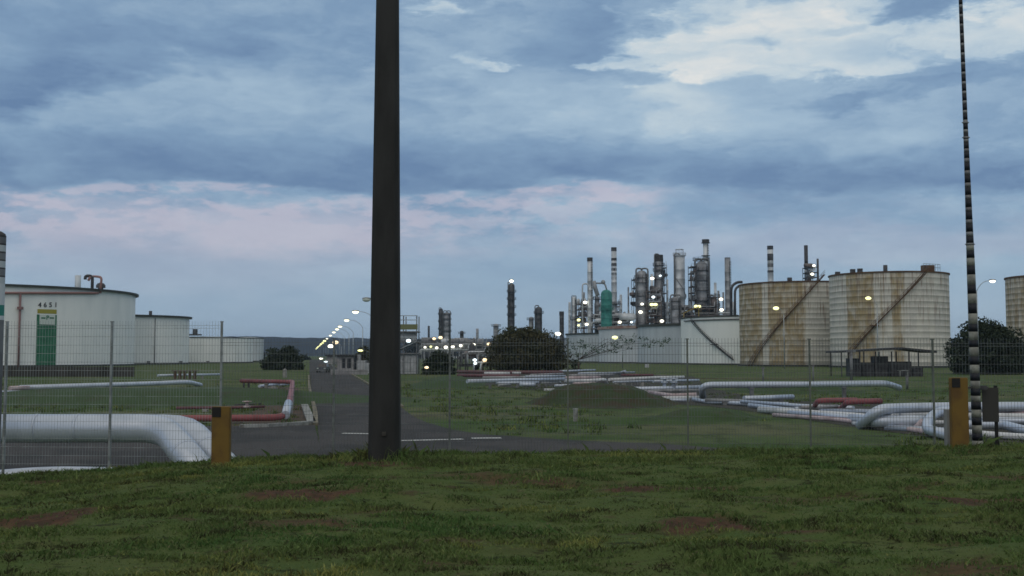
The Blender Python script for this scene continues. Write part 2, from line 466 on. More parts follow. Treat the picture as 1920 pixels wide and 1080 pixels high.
M['leaf_dark'] = leafmat('leaves_dark', (0.022, 0.034, 0.020), (0.030, 0.044, 0.026), (0.040, 0.055, 0.03), 0.5)
M['leaf_brown'] = leafmat('leaves_brownish', (0.060, 0.058, 0.028), (0.036, 0.046, 0.024), (0.08, 0.075, 0.036), 0.4)
M['leaf_mid'] = leafmat('leaves_mid', (0.030, 0.052, 0.032), (0.045, 0.065, 0.035), (0.05, 0.07, 0.04), 0.5)
M['leaf_green'] = leafmat('leaves_sparse', (0.05, 0.10, 0.065), (0.07, 0.12, 0.075), (0.08, 0.12, 0.08), 0.6)
M['leaf_far'] = leafmat('leaves_far', (0.022, 0.034, 0.036), (0.030, 0.042, 0.042), (0.04, 0.05, 0.05), 0.05)


def rustmat(name, stops, seed, orange=0.5):
    """stained tank shell: stops = ochre amount along the shell, u = azimuth 0..1, v = height in metres"""
    m = bpy.data.materials.new(name); m.use_nodes = True
    t_ = NT(m.node_tree); bs = t_.n['Principled BSDF']; bs.inputs['Roughness'].default_value = 0.65
    uv = t_.new('ShaderNodeUVMap').outputs[0]; u, v, _ = t_.xyz(uv)
    st = t_.comb(t_.m('MULTIPLY', u, 90), t_.m('MULTIPLY', v, 0.045), seed)
    st2 = t_.comb(t_.m('MULTIPLY', u, 260), t_.m('MULTIPLY', v, 0.12), seed + 3)
    gen = t_.comb(t_.m('MULTIPLY', u, 120), t_.m('MULTIPLY', v, 0.9), seed + 9)
    plate = t_.comb(t_.m('FLOOR', t_.m('MULTIPLY', u, 52)), t_.m('FLOOR', t_.m('DIVIDE', v, 2.44)), seed)
    wn = t_.new('ShaderNodeTexWhiteNoise', noise_dimensions='3D'); t_.l.new(plate, wn.inputs[0])
    och = t_.xyz(t_.ramp(u, [(p, (q, q, q)) for p, q in stops]))[0]
    s1 = t_.noise(st, 1.0, 5, 0.65); s2 = t_.noise(st2, 1.0, 4, 0.6); g = t_.noise(gen, 1.0, 4, 0.6)
    f = t_.m('ADD', och, t_.m('MULTIPLY', t_.m('SUBTRACT', s1, 0.5), 2.0))
    f = t_.ss(t_.m('ADD', f, t_.m('MULTIPLY', t_.m('SUBTRACT', g, 0.5), 0.6)), 0.3, 0.75)
    basec = t_.mix(t_.m('MULTIPLY', wn.outputs[0], 0.55), (0.58, 0.57, 0.51), (0.41, 0.41, 0.39))
    basec = t_.mix(t_.ss(g, 0.5, 0.7, 0, 0.6), basec, (0.66, 0.66, 0.62))
    oc = t_.mix(t_.ss(s2, 0.4, 0.65), (0.31, 0.235, 0.105), (0.22, 0.165, 0.09))
    f = t_.m('MULTIPLY', f, t_.ss(t_.noise(gen, 0.45, 5), 0.3, 0.6, 0.45, 1.0))
    cc = t_.mix(t_.m('MULTIPLY', f, 0.9), basec, oc)
    # narrow rust runs falling from the rim
    hgt = t_.ss(t_.m('ADD', v, t_.m('MULTIPLY', s2, 22)), 21, 30)
    run = t_.m('MULTIPLY', t_.ss(s2, 0.52, 0.66), t_.m('ADD', t_.m('MULTIPLY', hgt, 0.9), 0.15))
    cc = t_.mix(t_.m('MULTIPLY', run, 0.75), cc, (0.17, 0.10, 0.06))
    cc = t_.mix(t_.ss(t_.noise(st, 2.3, 3), 0.6, 0.72, 0, 0.6), cc, (0.62, 0.61, 0.54))
    t_.l.new(cc, bs.inputs['Base Color'])
    return m


# ------------------------------------------------------------------ ground
crest_px = [(-200, 920), (0, 904), (206, 889), (430, 871), (560, 861), (721, 857), (1000, 858), (1500, 851), (1900, 843), (2200, 840)]
CY = 14.5
cxs = np.array([(p - 960) / F * CY for p, _ in crest_px]); czs = np.array([at(p, q, CY).z for p, q in crest_px])


def height(x, y):
    x = np.asarray(x, float); y = np.asarray(y, float)
    zc = np.interp(x, cxs, czs)
    near = zc * sstep((y - 3) / (CY - 3.5))
    down = zc + (GZ - zc) * sstep((y - CY) / 9.5)
    zz = np.where(y < CY, near, down)
    w_ = 1 - sstep((y - 20) / 6)
    zz = zz + w_ * ((fbm(x * 0.7, y * 1.3, 3) - 0.5) * 0.20 + (fbm(x * 4 + 9, y * 4, 2) - 0.5) * 0.05) * np.where(np.abs(y - CY) < 1.5, 0.55, 1)
    return zz


def earth(x, y):
    """how bare the bank is, 0..1"""
    n = fbm(x * 0.34 + 3, y * 0.85 + 5, 4) * 0.75 + fbm(x * 1.7, y * 2.4, 3) * 0.25
    e = sstep((n - 0.585) / 0.12) * 0.75
    for px, py, rx, ry in ((560, 935, 120, 16), (80, 960, 120, 26), (1220, 925, 140, 12), (1330, 985, 160, 20), (1850, 950, 130, 16), (690, 876, 70, 10), (1520, 1000, 80, 12)):
        p = gz(px, py, 0.02)
        q = gz(px, py + ry * 0.62, 0.02)
        d = np.sqrt(((x - p.x) / (0.85 * rx * p.y / F)) ** 2 + ((y - p.y) / max(0.12, (p.y - q.y))) ** 2) + (fbm(x * 2.3, y * 2.3, 4) - 0.5) * 2.2
        e = np.maximum(e, (1 - sstep((d - 0.5) / 0.6)) * 0.9)
    return e


def axis(lst): return np.unique(np.round(np.concatenate(lst), 4))


gx = axis([-np.geomspace(13, 7000, 26), np.linspace(-12, 12, 200), np.geomspace(13, 7000, 26)])
gy = axis([np.linspace(-14, 4, 10), np.linspace(4.1, 17, 130), np.linspace(17.2, 27, 40), np.geomspace(28, 7000, 50)])
XX, YY = np.meshgrid(gx, gy)
ZZ = height(XX, YY)
vv = np.stack([XX.ravel(), YY.ravel(), ZZ.ravel()], 1)
nx, ny = len(gx), len(gy)
ii = (np.arange(ny - 1)[:, None] * nx + np.arange(nx - 1)[None]).ravel()
ff = np.stack([ii, ii + 1, ii + nx + 1, ii + nx], 1)

gm = bpy.data.materials.new('ground_grass'); gm.use_nodes = True
t_ = NT(gm.node_tree); bs = t_.n['Principled BSDF']; bs.inputs['Roughness'].default_value = 0.95
bs.inputs['Specular IOR Level'].default_value = 0.1
p = t_.new('ShaderNodeNewGeometry').outputs['Position']
at_ = t_.new('ShaderNodeAttribute', attribute_name='earth')
px_, py_, pz_ = t_.xyz(p)
n1 = t_.noise(p, 0.9, 8, 0.65); n2 = t_.noise(p, 9, 5, 0.6); n3 = t_.noise(p, 0.12, 7, 0.6)
st = t_.noise(t_.comb(t_.m('MULTIPLY', px_, 0.07), t_.m('MULTIPLY', py_, 0.16), 0.0), 1.0, 7, 0.62)
sv = t_.comb(t_.m('MULTIPLY', px_, 1.0), t_.m('MULTIPLY', py_, 1.7), 0.0)
n5 = t_.noise(sv, 3.2, 7, 0.68); n6 = t_.noise(sv, 1.4, 8, 0.7); n7 = t_.noise(sv, 7.0, 5, 0.65)
gcol = t_.mix(t_.ss(n1, 0.35, 0.65), (0.070, 0.112, 0.034), (0.100, 0.128, 0.046))
gcol = t_.mix(t_.ss(n5, 0.54, 0.64, 0, 0.8), gcol, (0.022, 0.026, 0.012))
gcol = t_.mix(t_.ss(n6, 0.44, 0.36, 0, 0.8), gcol, (0.075, 0.056, 0.034))
gcol = t_.mix(t_.ss(n7, 0.60, 0.72, 0, 0.8), gcol, (0.16, 0.14, 0.075))
farc = t_.mix(t_.ss(n3, 0.35, 0.65), (0.068, 0.112, 0.040), (0.120, 0.132, 0.070))
farc = t_.mix(t_.ss(st, 0.5, 0.60, 0, 0.85), farc, (0.042, 0.088, 0.020))
farc = t_.mix(t_.ss(st, 0.38, 0.30, 0, 0.55), farc, (0.072, 0.062, 0.048))
farc = t_.mix(t_.ss(n1, 0.5, 0.68, 0, 0.7), farc, (0.036, 0.044, 0.022))
ff_ = t_.noise(t_.comb(t_.m('MULTIPLY', px_, 0.5), t_.m('MULTIPLY', py_, 0.22), 2.0), 1.0, 8, 0.7)
farc = t_.mix(t_.ss(ff_, 0.54, 0.64, 0, 0.5), farc, (0.085, 0.084, 0.045))
farc = t_.mix(t_.ss(ff_, 0.46, 0.36, 0, 0.6), farc, (0.030, 0.050, 0.018))
gcol = t_.mix(t_.ss(py_, 16, 30), gcol, farc)
ec = t_.mix(t_.ss(n2, 0.35, 0.65), (0.115, 0.052, 0.040), (0.062, 0.038, 0.028))
gcol = t_.mix(t_.m('MULTIPLY', at_.outputs['Fac'], t_.ss(n2, 0.3, 0.5, 0.75, 1)), gcol, ec)
t_.l.new(gcol, bs.inputs['Base Color'])
bn = t_.new('ShaderNodeBump'); bn.inputs['Strength'].default_value = 0.9; bn.inputs['Distance'].default_value = 0.05
t_.l.new(t_.noise(p, 14, 6, 0.7), bn.inputs['Height']); t_.l.new(bn.outputs[0], bs.inputs['Normal'])
g = npmesh('ground', vv, ff, gm, smooth=True); tag(g, None, None, kind='structure')
ea = g.data.attributes.new('earth', 'FLOAT', 'POINT')
ev = np.where(vv[:, 1] < 24, earth(vv[:, 0], vv[:, 1]), 0.0)
ea.data.foreach_set('value', ev.astype(np.float32))

# grass blades on the bank
NB = 330000
gy_ = 5.2 + (19.5 - 5.2) * rng.random(NB) ** 0.85
gx_ = (rng.random(NB) * 2 - 1) * (0.50 * gy_ + 0.9)
e_ = earth(gx_, gy_)
keep = rng.random(NB) > e_ * 0.93
tuft = fbm(gx_ * 2.2, gy_ * 5.0, 4)
keep &= rng.random(NB) < 0.5 + 1.0 * sstep((tuft - 0.38) / 0.25)
gx_, gy_, tuft = gx_[keep], gy_[keep], tuft[keep]
n = len(gx_)
L = (0.012 + 0.026 * rng.random(n)) * (0.55 + 1.25 * sstep((tuft - 0.42) / 0.25)) * (1 + 0.5 * (gy_ > 13))
# longer tufts round the foot of the pole
pb = at(721, 856, 14.2)
near = np.exp(-(((gx_ - pb.x) / 0.55) ** 2 + ((gy_ - pb.y) / 0.5) ** 2))
L = L * (1 + 2.0 * near)
tall = rng.random(n) < 0.006; L = np.where(tall, L * 2.6, L)
W = 0.0035 + 0.004 * rng.random(n)
an = rng.random(n) * 2 * pi; ln = rng.normal(0, 0.55, (n, 2))
b0 = np.stack([gx_, gy_, height(gx_, gy_) - 0.006], 1)
side = np.stack([np.cos(an), np.sin(an), np.zeros(n)], 1) * W[:, None]
tip = b0 + np.stack([ln[:, 0] * L, ln[:, 1] * L, L * 0.9], 1)
mid = (b0 + tip) / 2 + np.stack([-ln[:, 0] * L * 0.18, -ln[:, 1] * L * 0.18, L * 0.12], 1)
bv = np.stack([b0 - side, b0 + side, mid + side * 0.7, tip, mid - side * 0.7], 1).reshape(-1, 3)
bf = np.arange(n * 5).reshape(n, 5)
grm = bpy.data.materials.new('grass_blades'); grm.use_nodes = True
t_ = NT(grm.node_tree); bs = t_.n['Principled BSDF']; bs.inputs['Roughness'].default_value = 0.75
bs.inputs['Specular IOR Level'].default_value = 0.15
p = t_.new('ShaderNodeNewGeometry').outputs['Position']
q = t_.xyz(p)
pp = t_.comb(t_.m('MULTIPLY', q[0], 0.4), t_.m('MULTIPLY', q[1], 1.2), 0.0)
n3 = t_.noise(t_.comb(t_.m('MULTIPLY', q[0], 1.2), t_.m('MULTIPLY', q[1], 2.6), 3.0), 2.2, 5, 0.65)
n4 = t_.noise(p, 60, 1, 0.5)
n1 = t_.noise(pp, 0.8, 6, 0.6); n2 = t_.noise(p, 22, 2, 0.6)
gc = t_.mix(t_.ss(n1, 0.36, 0.52), (0.066, 0.136, 0.038), (0.104, 0.156, 0.048))
gc = t_.mix(t_.ss(n1, 0.54, 0.68), gc, (0.24, 0.26, 0.075))
gc = t_.mix(t_.ss(n2, 0.58, 0.72, 0, 0.8), gc, (0.21, 0.19, 0.11))
gc = t_.mix(t_.ss(n3, 0.51, 0.62, 0, 0.85), gc, (0.040, 0.036, 0.020))
gc = t_.mix(t_.ss(n3, 0.42, 0.32, 0, 0.7), gc, (0.22, 0.24, 0.08))
gc = t_.mix(t_.ss(n4, 0.5, 0.8, 0, 0.5), gc, (0.03, 0.05, 0.02))
t_.l.new(gc, bs.inputs['Base Color'])
o = npmesh('grass', bv, bf, grm); tag(o, 'rough short grass with dry tips on the near bank', 'grass', kind='stuff')

# ------------------------------------------------------------------ roads, kerbs, markings
tdir = ray(581, 665); tdir = Vector((tdir.x, tdir.y, 0)).normalized(); ndir = Vector((tdir.y, -tdir.x, 0))


def rp(s_, l_, z_=0.0):        # along the access road, sideways from its left edge
    return Vector((tdir.x * s_ + ndir.x * l_, tdir.y * s_ + ndir.y * l_, GZ + z_))


def sheet(name, poly, zz, m):
    b = MB(); b.add([(p_[0], p_[1], zz) for p_ in poly], [tuple(range(len(poly)))])
    o = b.build(name, m, origin=(0, 0, 0)); return tag(o, None, None, kind='structure')


road = [rp(37, 0.35), rp(58, 0.35), rp(90, 0.15), rp(200, 0.0), rp(700, 0), rp(700, 6.2), rp(200, 6.2), rp(90, 5.6), rp(62, 5.1)]
road += [gz(775, 782), gz(800, 793), gz(845, 806), gz(900, 815), gz(1000, 822), gz(1100, 828), gz(1250, 834), gz(1400, 846)]
road += [Vector((9, 30, 0)), Vector((4, 27.5, 0)), Vector((-60, 27.5, 0)), Vector((-60, 46, 0)), gz(430, 800), gz(520, 800), gz(590, 798)]
sheet('road', road, GZ + 0.03, M['asphalt'])
sheet('dirt_patch', [gz(478, 728), gz(520, 724), gz(560, 728), gz(568, 750), gz(577, 775), gz(580, 792), gz(540, 797), gz(470, 799), gz(400, 800), gz(400, 792), gz(455, 783), gz(488, 765), gz(470, 745)], GZ + 0.016, M['dirt'])


M['pipe_shade'] = mat('painted_pipe_shade', (0.050, 0.045, 0.042), 0.95, 0, (0.028, 0.034, 0.020), 0.9, 8, 0.35, 0.65, 0.4, 20)  # shade between the pipes, painted as a dark sheet on the ground
sheet('pipe_shade', [gz(a_, c_) for a_, c_ in ((870, 720), (940, 725), (1010, 733), (1130, 735), (1230, 756), (1330, 762), (1440, 776), (1540, 792), (1650, 808), (1790, 826), (2050, 836), (2050, 757), (1800, 757), (1640, 758), (1500, 752), (1400, 742), (1330, 728), (1300, 706), (1100, 698), (860, 700))], GZ + 0.018, M['pipe_shade'])


def strip(name, pts, wd, h, m, z0=0.0):
    b = MB()
    for a_, c_ in zip(pts[:-1], pts[1:]):
        a_ = Vector(a_); c_ = Vector(c_); d = c_ - a_; d.z = 0
        mid_ = (a_ + c_) / 2
        b.box((mid_.x, mid_.y, GZ + z0 + h / 2), (d.length + wd * 0.3, wd, h), atan2(d.y, d.x))
    o = b.build(name, m); return tag(o, None, None, kind='structure')


strip('kerb', [gz(452, 803), gz(500, 802), gz(545, 799), gz(583, 796)], 0.28, 0.16, M['kerb'])
strip('kerb', [gz(584, 795), gz(577, 777), gz(571, 762)], 0.38, 0.13, M['kerb'])
strip('kerb', [rp(47.5, 0.28), rp(56, 0.3), rp(66, 0.25), rp(80, 0.1), rp(110, -0.05), rp(160, -0.1)], 0.22, 0.13, M['ykerb'])
strip('kerb', [rp(63, 5.2), rp(90, 5.72), rp(150, 6.2), rp(300, 6.3)], 0.2, 0.11, M['ykerb'])
for a_, c_, wd in ((642, 700, 0.34), (752, 868, 0.34), (884, 940, 0.40)):
    b = MB(); pa = gz(a_, 814 if a_ < 700 else 828 - (a_ - 752) * 0.035); pc = gz(c_, 815 if a_ < 700 else 825 - (c_ - 868) * 0.03)
    d = pc - pa; b.box(((pa.x + pc.x) / 2, (pa.y + pc.y) / 2, GZ + 0.036), (d.length, wd, 0.004), atan2(d.y, d.x))
    tag(b.build('road_marking', M['paint']), None, None, kind='structure')


def moundobj(cx, cy, rx, ry, h, m, seed=0):
    a = np.linspace(-1.15, 1.15, 60); A, B = np.meshgrid(a, a)
    rr = np.sqrt(A * A + B * B) + (fbm(A * 2 + seed, B * 2, 3) - 0.5) * 0.35
    Z_ = h * (1 - sstep((rr - 0.30) / 0.7)) * (0.86 + 0.28 * fbm(A * 5, B * 5 + seed, 3)) + (fbm(A * 22, B * 22, 2) - 0.5) * 0.09 * (rr < 1) - 0.03
    v_ = np.stack([(cx + A * rx).ravel(), (cy + B * ry).ravel(), (GZ + Z_).ravel()], 1)
    i_ = (np.arange(59)[:, None] * 60 + np.arange(59)[None]).ravel()
    o = npmesh('mound', v_, np.stack([i_, i_ + 1, i_ + 61, i_ + 60], 1), m, smooth=True)
    tag(o, None, None, kind='structure')


c1 = gz(1135, 757); moundobj(c1.x, c1.y + 1, 5.0, 7.5, 1.16, M['mound'], 3)
c1 = gz(835, 724); moundobj(c1.x, c1.y + 6, 4.2, 16, 0.75, M['heap'], 8)
c1 = gz(1335, 786); moundobj(c1.x, c1.y + 1, 3.2, 3.5, 0.42, M['heap'], 12)
c1 = gz(200, 760); moundobj(c1.x, c1.y + 8, 19, 12, 0.75, M['heap'], 21)
c1 = gz(1470, 748); moundobj(c1.x + 4, c1.y + 14, 6.0, 6, 0.62, M['heap'], 15)

# weed clumps over the field behind the fence
def inside(px, py, poly):
    r_ = np.zeros(len(px), bool); n_ = len(poly)
    for i in range(n_):
        x0, y0, x1, y1 = poly[i][0], poly[i][1], poly[i - 1][0], poly[i - 1][1]
        if y0 == y1: continue
        r_ ^= ((y0 > py) != (y1 > py)) & (px < (x1 - x0) * (py - y0) / (y1 - y0) + x0)
    return r_


nc = 5200
wy = 27 + 95 * rng.random(nc) ** 1.5; wx = (rng.random(nc) * 2 - 1) * (0.52 * wy + 2)
ok = (fbm(wx * 0.12 + 5, wy * 0.08, 4) + rng.normal(0, 0.05, nc)) > 0.50
ok &= ~inside(wx, wy, road) & ~inside(wx, wy, [rp(37, -0.6), rp(200, -0.6), rp(200, 6.6), rp(37, 6.6)])
wx, wy = wx[ok], wy[ok]; nc = len(wx); per_ = 16
ex = np.repeat(wx, per_) + rng.normal(0, 0.16, nc * per_); ey = np.repeat(wy, per_) + rng.normal(0, 0.16, nc * per_); nn = nc * per_
hL = np.repeat(0.06 + 0.16 * rng.random(nc) ** 2, per_) * (0.6 + 0.8 * rng.random(nn)); an = rng.random(nn) * 2 * pi
b0 = np.stack([ex, ey, np.where(ey < 27, height(ex, ey), GZ) - 0.01], 1); sd_ = np.stack([np.cos(an), np.sin(an), 0 * an], 1) * (0.02 + 0.02 * rng.random(nn))[:, None]
tp_ = b0 + np.stack([rng.normal(0, 0.5, nn) * hL, rng.normal(0, 0.5, nn) * hL, hL], 1)
wv = np.stack([b0 - sd_, b0 + sd_, tp_ + sd_ * 0.3, tp_ - sd_ * 0.3], 1).reshape(-1, 3)
o = npmesh('weeds', wv, np.arange(nn * 4).reshape(nn, 4), grm); tag(o, 'taller weed clumps scattered over the field behind the fence', 'weeds', kind='stuff')

# hills on the skyline
hx = np.linspace(-2600, 2600, 700); prof = 30 + 18 * fbm(hx * 0.0016 + 4, hx * 0 + 2, 3) + 5.5 * fbm(hx * 0.03, hx * 0 + 7, 4)
hv = []
for k, (yy, fr) in enumerate(((2300, 0.0), (2450, 0.55), (2600, 1.0), (3100, 0.9), (3600, 0.0))):
    hv.append(np.stack([hx, np.full_like(hx, yy), GZ - 0.5 + prof * fr], 1))
hv = np.concatenate(hv); ii = (np.arange(4)[:, None] * 700 + np.arange(699)[None]).ravel()
tag(npmesh('hills', hv, np.stack([ii, ii + 1, ii + 701, ii + 700], 1), M['hill'], smooth=True), None, None, kind='structure')

# ------------------------------------------------------------------ storage tanks
class Tank:
    def __init__(t, label, name, cpx, epx, D, top, m, rim=None, cone=0.04, rings=0, rimw=0.35, ztop=None, group=None, lip=0.7, roofm=None):
        """cpx: column of the axis; epx: column of the visible edge; D: distance of the axis; top: pixel row of the rim at that edge"""
        c_ = ray(cpx, 665); t.cx, t.cy = c_.x / c_.y * D, D
        aC = atan2(c_.x, c_.y); e_ = ray(epx, 665); aE = atan2(e_.x, e_.y)
        dist = sqrt(t.cx ** 2 + D ** 2); t.r = dist * abs(sin(aE - aC))
        yt = dist * cos(aE - aC) * cos(aE)
        t.top = at(epx, top, yt).z if ztop is None else ztop
        t.h = t.top - GZ
        t.o = tag(empty(name, (t.cx, t.cy, GZ)), label, 'storage tank', group)
        n_ = 96; prof = [(t.r, 0.0)]
        if rings:
            hh = t.h / rings
            for k in range(1, rings):
                q = k * hh; prof += [(t.r, q - 0.06), (t.r + 0.025, q - 0.03), (t.r + 0.025, q + 0.03), (t.r, q + 0.06)]
        prof.append((t.r, t.h))
        vs = [(t.cx + r_ * cos(2 * pi * k / n_), t.cy + r_ * sin(2 * pi * k / n_), GZ + h_) for r_, h_ in prof for k in range(n_)]
        fs = [(i * n_ + k, i * n_ + (k + 1) % n_, (i + 1) * n_ + (k + 1) % n_, (i + 1) * n_ + k) for i in range(len(prof) - 1) for k in range(n_)]
        b = MB(); b.add(vs, fs, True); sh = b.build('shell', m, t.o)
        uv = sh.data.uv_layers.new(name='UVMap')
        k = 0
        for i in range(len(prof) - 1):
            for q in range(n_):
                for du, dv in ((0, 0), (1, 0), (1, 1), (0, 1)):
                    uv.data[k].uv = ((q + du) / n_, prof[i + dv][1]); k += 1
        b = MB().lathe([(t.r - 0.02, t.h), (t.r * 0.5, t.h + t.r * cone * 0.75), (0.01, t.h + t.r * cone)], (t.cx, t.cy, GZ), 64)
        b.build('roof', roofm or M['tanktop'], t.o)
        b = MB().lathe([(t.r + 0.03, t.h - rimw), (t.r + lip, t.h - rimw), (t.r + lip, t.h + 0.02), (t.r + 0.03, t.h + 0.02)], (t.cx, t.cy, GZ), 96, False)
        b.build('wind_girder', rim or M['rim'], t.o)
        t.base = MB().lathe([(t.r + 0.5, 0.02), (t.r + 0.5, 0.45), (t.r + 0.04, 0.45)], (t.cx, t.cy, GZ), 96, False).build('footing', M['rim'], t.o)
    def th(t, px):              # bearing on the shell of the front point seen at a column
        d = ray(px, 665); d = Vector((d.x, d.y)).normalized(); c_ = Vector((t.cx, t.cy))
        b_ = d.dot(c_); disc = b_ * b_ - (c_.length_squared - t.r ** 2)
        s_ = b_ - sqrt(max(disc, 0.0)); p_ = d * s_
        return atan2(p_.y - t.cy, p_.x - t.cx)
    def pt(t, th_, z_, dr=0.0): return Vector((t.cx + (t.r + dr) * cos(th_), t.cy + (t.r + dr) * sin(th_), z_))
    def zpx(t, px, py):
        p_ = t.pt(t.th(px), 0); return at(px, py, p_.y).z
    def on(t, px, py, dr=0.0): return t.pt(t.th(px), t.zpx(px, py), dr)
    def stair(t, a, b_, m, landing=None, wd=0.85):
        (x0, y0), (x1, y1) = a, b_
        th0, z0, th1, z1 = t.th(x0), t.zpx(x0, y0), t.th(x1), t.zpx(x1, y1)
        n_ = 44; q = MB(); hr = MB()
        for k in range(n_):
            f0 = k / n_; f1 = (k + 1) / n_
            for dr in (0.12, wd):
                p0 = t.pt(th0 + (th1 - th0) * f0, z0 + (z1 - z0) * f0, dr); p1 = t.pt(th0 + (th1 - th0) * f1, z0 + (z1 - z0) * f1, dr)
                q.add([p0, p1, p1 + Vector((0, 0, 0.32)), p0 + Vector((0, 0, 0.32))], [(0, 1, 2, 3)])
            a1, a2 = th0 + (th1 - th0) * f0, th0 + (th1 - th0) * f1
            zz = z0 + (z1 - z0) * (f0 + f1) / 2 + 0.2
            q.add([t.pt(a1, zz, 0.12), t.pt(a2, zz, 0.12), t.pt(a2, zz, wd), t.pt(a1, zz, wd)], [(0, 1, 2, 3)])
            if k % 2 == 0:
                p_ = t.pt(a1, z0 + (z1 - z0) * f0 + 0.3, wd); hr.tube([p_, p_ + Vector((0, 0, 0.95))], 0.045, 5)
        for hgt in (0.75, 1.2):
            hr.tube([t.pt(th0 + (th1 - th0) * k / n_, z0 + (z1 - z0) * k / n_ + hgt, wd) for k in range(n_ + 1)], 0.05, 5)
        if landing:
            f = (landing - x0) / (x1 - x0); th_ = t.th(landing); zz = z0 + (z1 - z0) * ((th_ - th0) / (th1 - th0))
            p_ = t.pt(th_, zz + 0.2, 0.7); q.box(p_, (1.7, 1.7, 0.25), th_)
        s_ = q.build('stairway', m, t.o); hr.build('handrail', m, s_)


LT = 'white oil tanks on the left'
L1 = Tank('largest white tank at the left edge with green panel and yellow bar', 'storage_tank', -60, 252, 300, 553, M['tankwhite'], cone=0.035, lip=0.9, rimw=0.5, group=LT)
L2 = Tank('medium white tank with dark rim just right of the tank with the green panel', 'storage_tank', 228, 354, 350, 595, M['tankwhite'], cone=0.03, lip=0.9, rimw=0.55, group=LT)
L3 = Tank('low pale tank with plain rim farthest right of the left group', 'storage_tank', 375, 474, 400, 634, M['tankwhite'], cone=0.02, lip=0.25, rimw=0.2, group=LT)
L4 = Tank('small dull grey tank peeking out behind the low pale tank', 'storage_tank', 462, 494, 470, 634, M['tankgrey'], cone=0.05, lip=0.2, rimw=0.2, group=LT)
# fire-water ring and riser of the big tank, gooseneck vents
b = MB(); b.tube([L1.on(px, 549.5, 0.55) for px in range(-30, 186, 8)], 0.30, 8)
b.tube(fillet([L1.on(182, 550, 0.55), L1.on(184, 520, 0.55), L1.on(184, 518, -1.2), L1.on(178, 518, -2.0), L1.on(176, 526, -2.4)], 0.8), 0.32, 8)
b.build('foam_ring_pipe', mat('ring_pipe', (0.30, 0.17, 0.16), 0.6), L1.o)
b = MB().tube([L1.on(34, 549.5, 0.5), L1.on(34, 688, 0.5)], 0.28, 8); b.box(L1.on(34, 578, 0.7), (1.1, 1.0, 0.7)); b.build('riser_pipe', mat('riser', (0.22, 0.13, 0.13), 0.6), L1.o)
p_ = L1.on(159, 540, -3.0)
b = MB().tube([(p_.x, p_.y, L1.top - 0.5), (p_.x, p_.y, L1.top + 3.4)], 0.75, 10); b.build('vent', M['tankgrey'], L1.o)
p_ = L1.on(178, 540, -2.5)
b = MB().tube(fillet([(p_.x + 0.9, p_.y, L1.top - 1), (p_.x + 0.9, p_.y, L1.top + 3.4), (p_.x - 0.9, p_.y, L1.top + 3.5), (p_.x - 1.0, p_.y, L1.top + 2.5)], 0.9), 0.42, 8); b.build('vent', M['steel'], L1.o)
p_ = L1.on(219, 545, -5.0)
b = MB().lathe([(1.25, 0), (1.2, 0.7), (0.8, 1.2), (0.01, 1.45)], (p_.x, p_.y, L1.top + 0.9), 14); b.tube([(p_.x, p_.y, L1.top - 1), (p_.x, p_.y, L1.top + 1)], 0.7, 8); b.build('vent', M['steel'], L1.o)


def curved(t, px0, px1, py0, py1, dr, name, m, n_=8):
    a0, a1 = t.th(px0), t.th(px1); z0, z1 = t.zpx((px0 + px1) / 2, py0), t.zpx((px0 + px1) / 2, py1)
    b = MB()
    for k in range(n_):
        q0, q1 = a0 + (a1 - a0) * k / n_, a0 + (a1 - a0) * (k + 1) / n_
        for d_ in (dr,):
            b.add([t.pt(q0, z1, d_), t.pt(q1, z1, d_), t.pt(q1, z0, d_), t.pt(q0, z0, d_)], [(0, 1, 2, 3)])
        b.add([t.pt(q0, z0, dr), t.pt(q1, z0, dr), t.pt(q1, z0, 0), t.pt(q0, z0, 0)], [(0, 1, 2, 3)])
    return b.build(name, m, t.o)


curved(L1, 67, 104.5, 590, 687.5, 0.05, 'green_panel', M['green'])
curved(L1, 68, 104, 580, 588, 0.06, 'yellow_bar', M['ylw'])
curved(L1, 72, 101.5, 590, 608.5, 0.10, 'white_emblem_card', M['card'])


def text(s_, t, px, py, hpx, m, parent, dr=0.12, space=1.0):
    c_ = bpy.data.curves.new('lettering', 'FONT'); c_.body = s_; c_.align_x = 'CENTER'; c_.align_y = 'CENTER'
    p_ = t.on(px, py, dr); c_.size = hpx * mpp(p_.y) * 1.4; c_.extrude = 0.01; c_.space_character = space; c_.offset = 0.03
    c_.materials.append(m)
    tmp = bpy.data.objects.new('tmp', c_); me = bpy.data.meshes.new_from_object(tmp); bpy.data.objects.remove(tmp)
    o = bpy.data.objects.new('letter', me); COL.objects.link(o); o.parent = parent
    o.location = p_ - Vector(parent['_o']); o.rotation_euler = (pi / 2, 0, t.th(px) + pi / 2)
    return o


for ch_, px in zip('4651', (72, 82, 92, 102)): text(ch_, L1, px, 572, 9, M['steel'], L1.o)
text('P', L1, 87, 596, 8, M['green'], L1.o, 0.16)
for q in (79, 95): curved(L1, q - 4, q + 4, 595, 597.5, 0.15, 'emblem_stroke', M['green'], 1)
# rim clutter of the left group
p_ = L2.on(285, 590, -1.5); MB().tube([(p_.x, p_.y, L2.top - .5), (p_.x, p_.y, L2.top + 1.3)], 0.5, 8).build('vent', M['steel'], L2.o)
b = MB(); p_ = L3.on(361, 627, -4); b.box((p_.x, p_.y, L3.top + 0.9), (4.5, 2, 0.5)); b.box((p_.x + 0.2, p_.y, L3.top + 2.0), (1.3, 1.3, 1.8)); b.build('gauge_platform', M['steel'], L3.o)
for q in (278, 338): curved(L2, q - 3, q + 3, 677, 681, 0.25, 'manway', M['steel'], 2)
curved(L3, 387, 393, 677, 681, 0.25, 'manway', M['steel'], 2)
b = MB(); b.tube([L2.on(289, 597, 0.3), L2.on(289, 687, 0.3)], 0.12, 6); b.build('downpipe', M['rail'], L2.o)

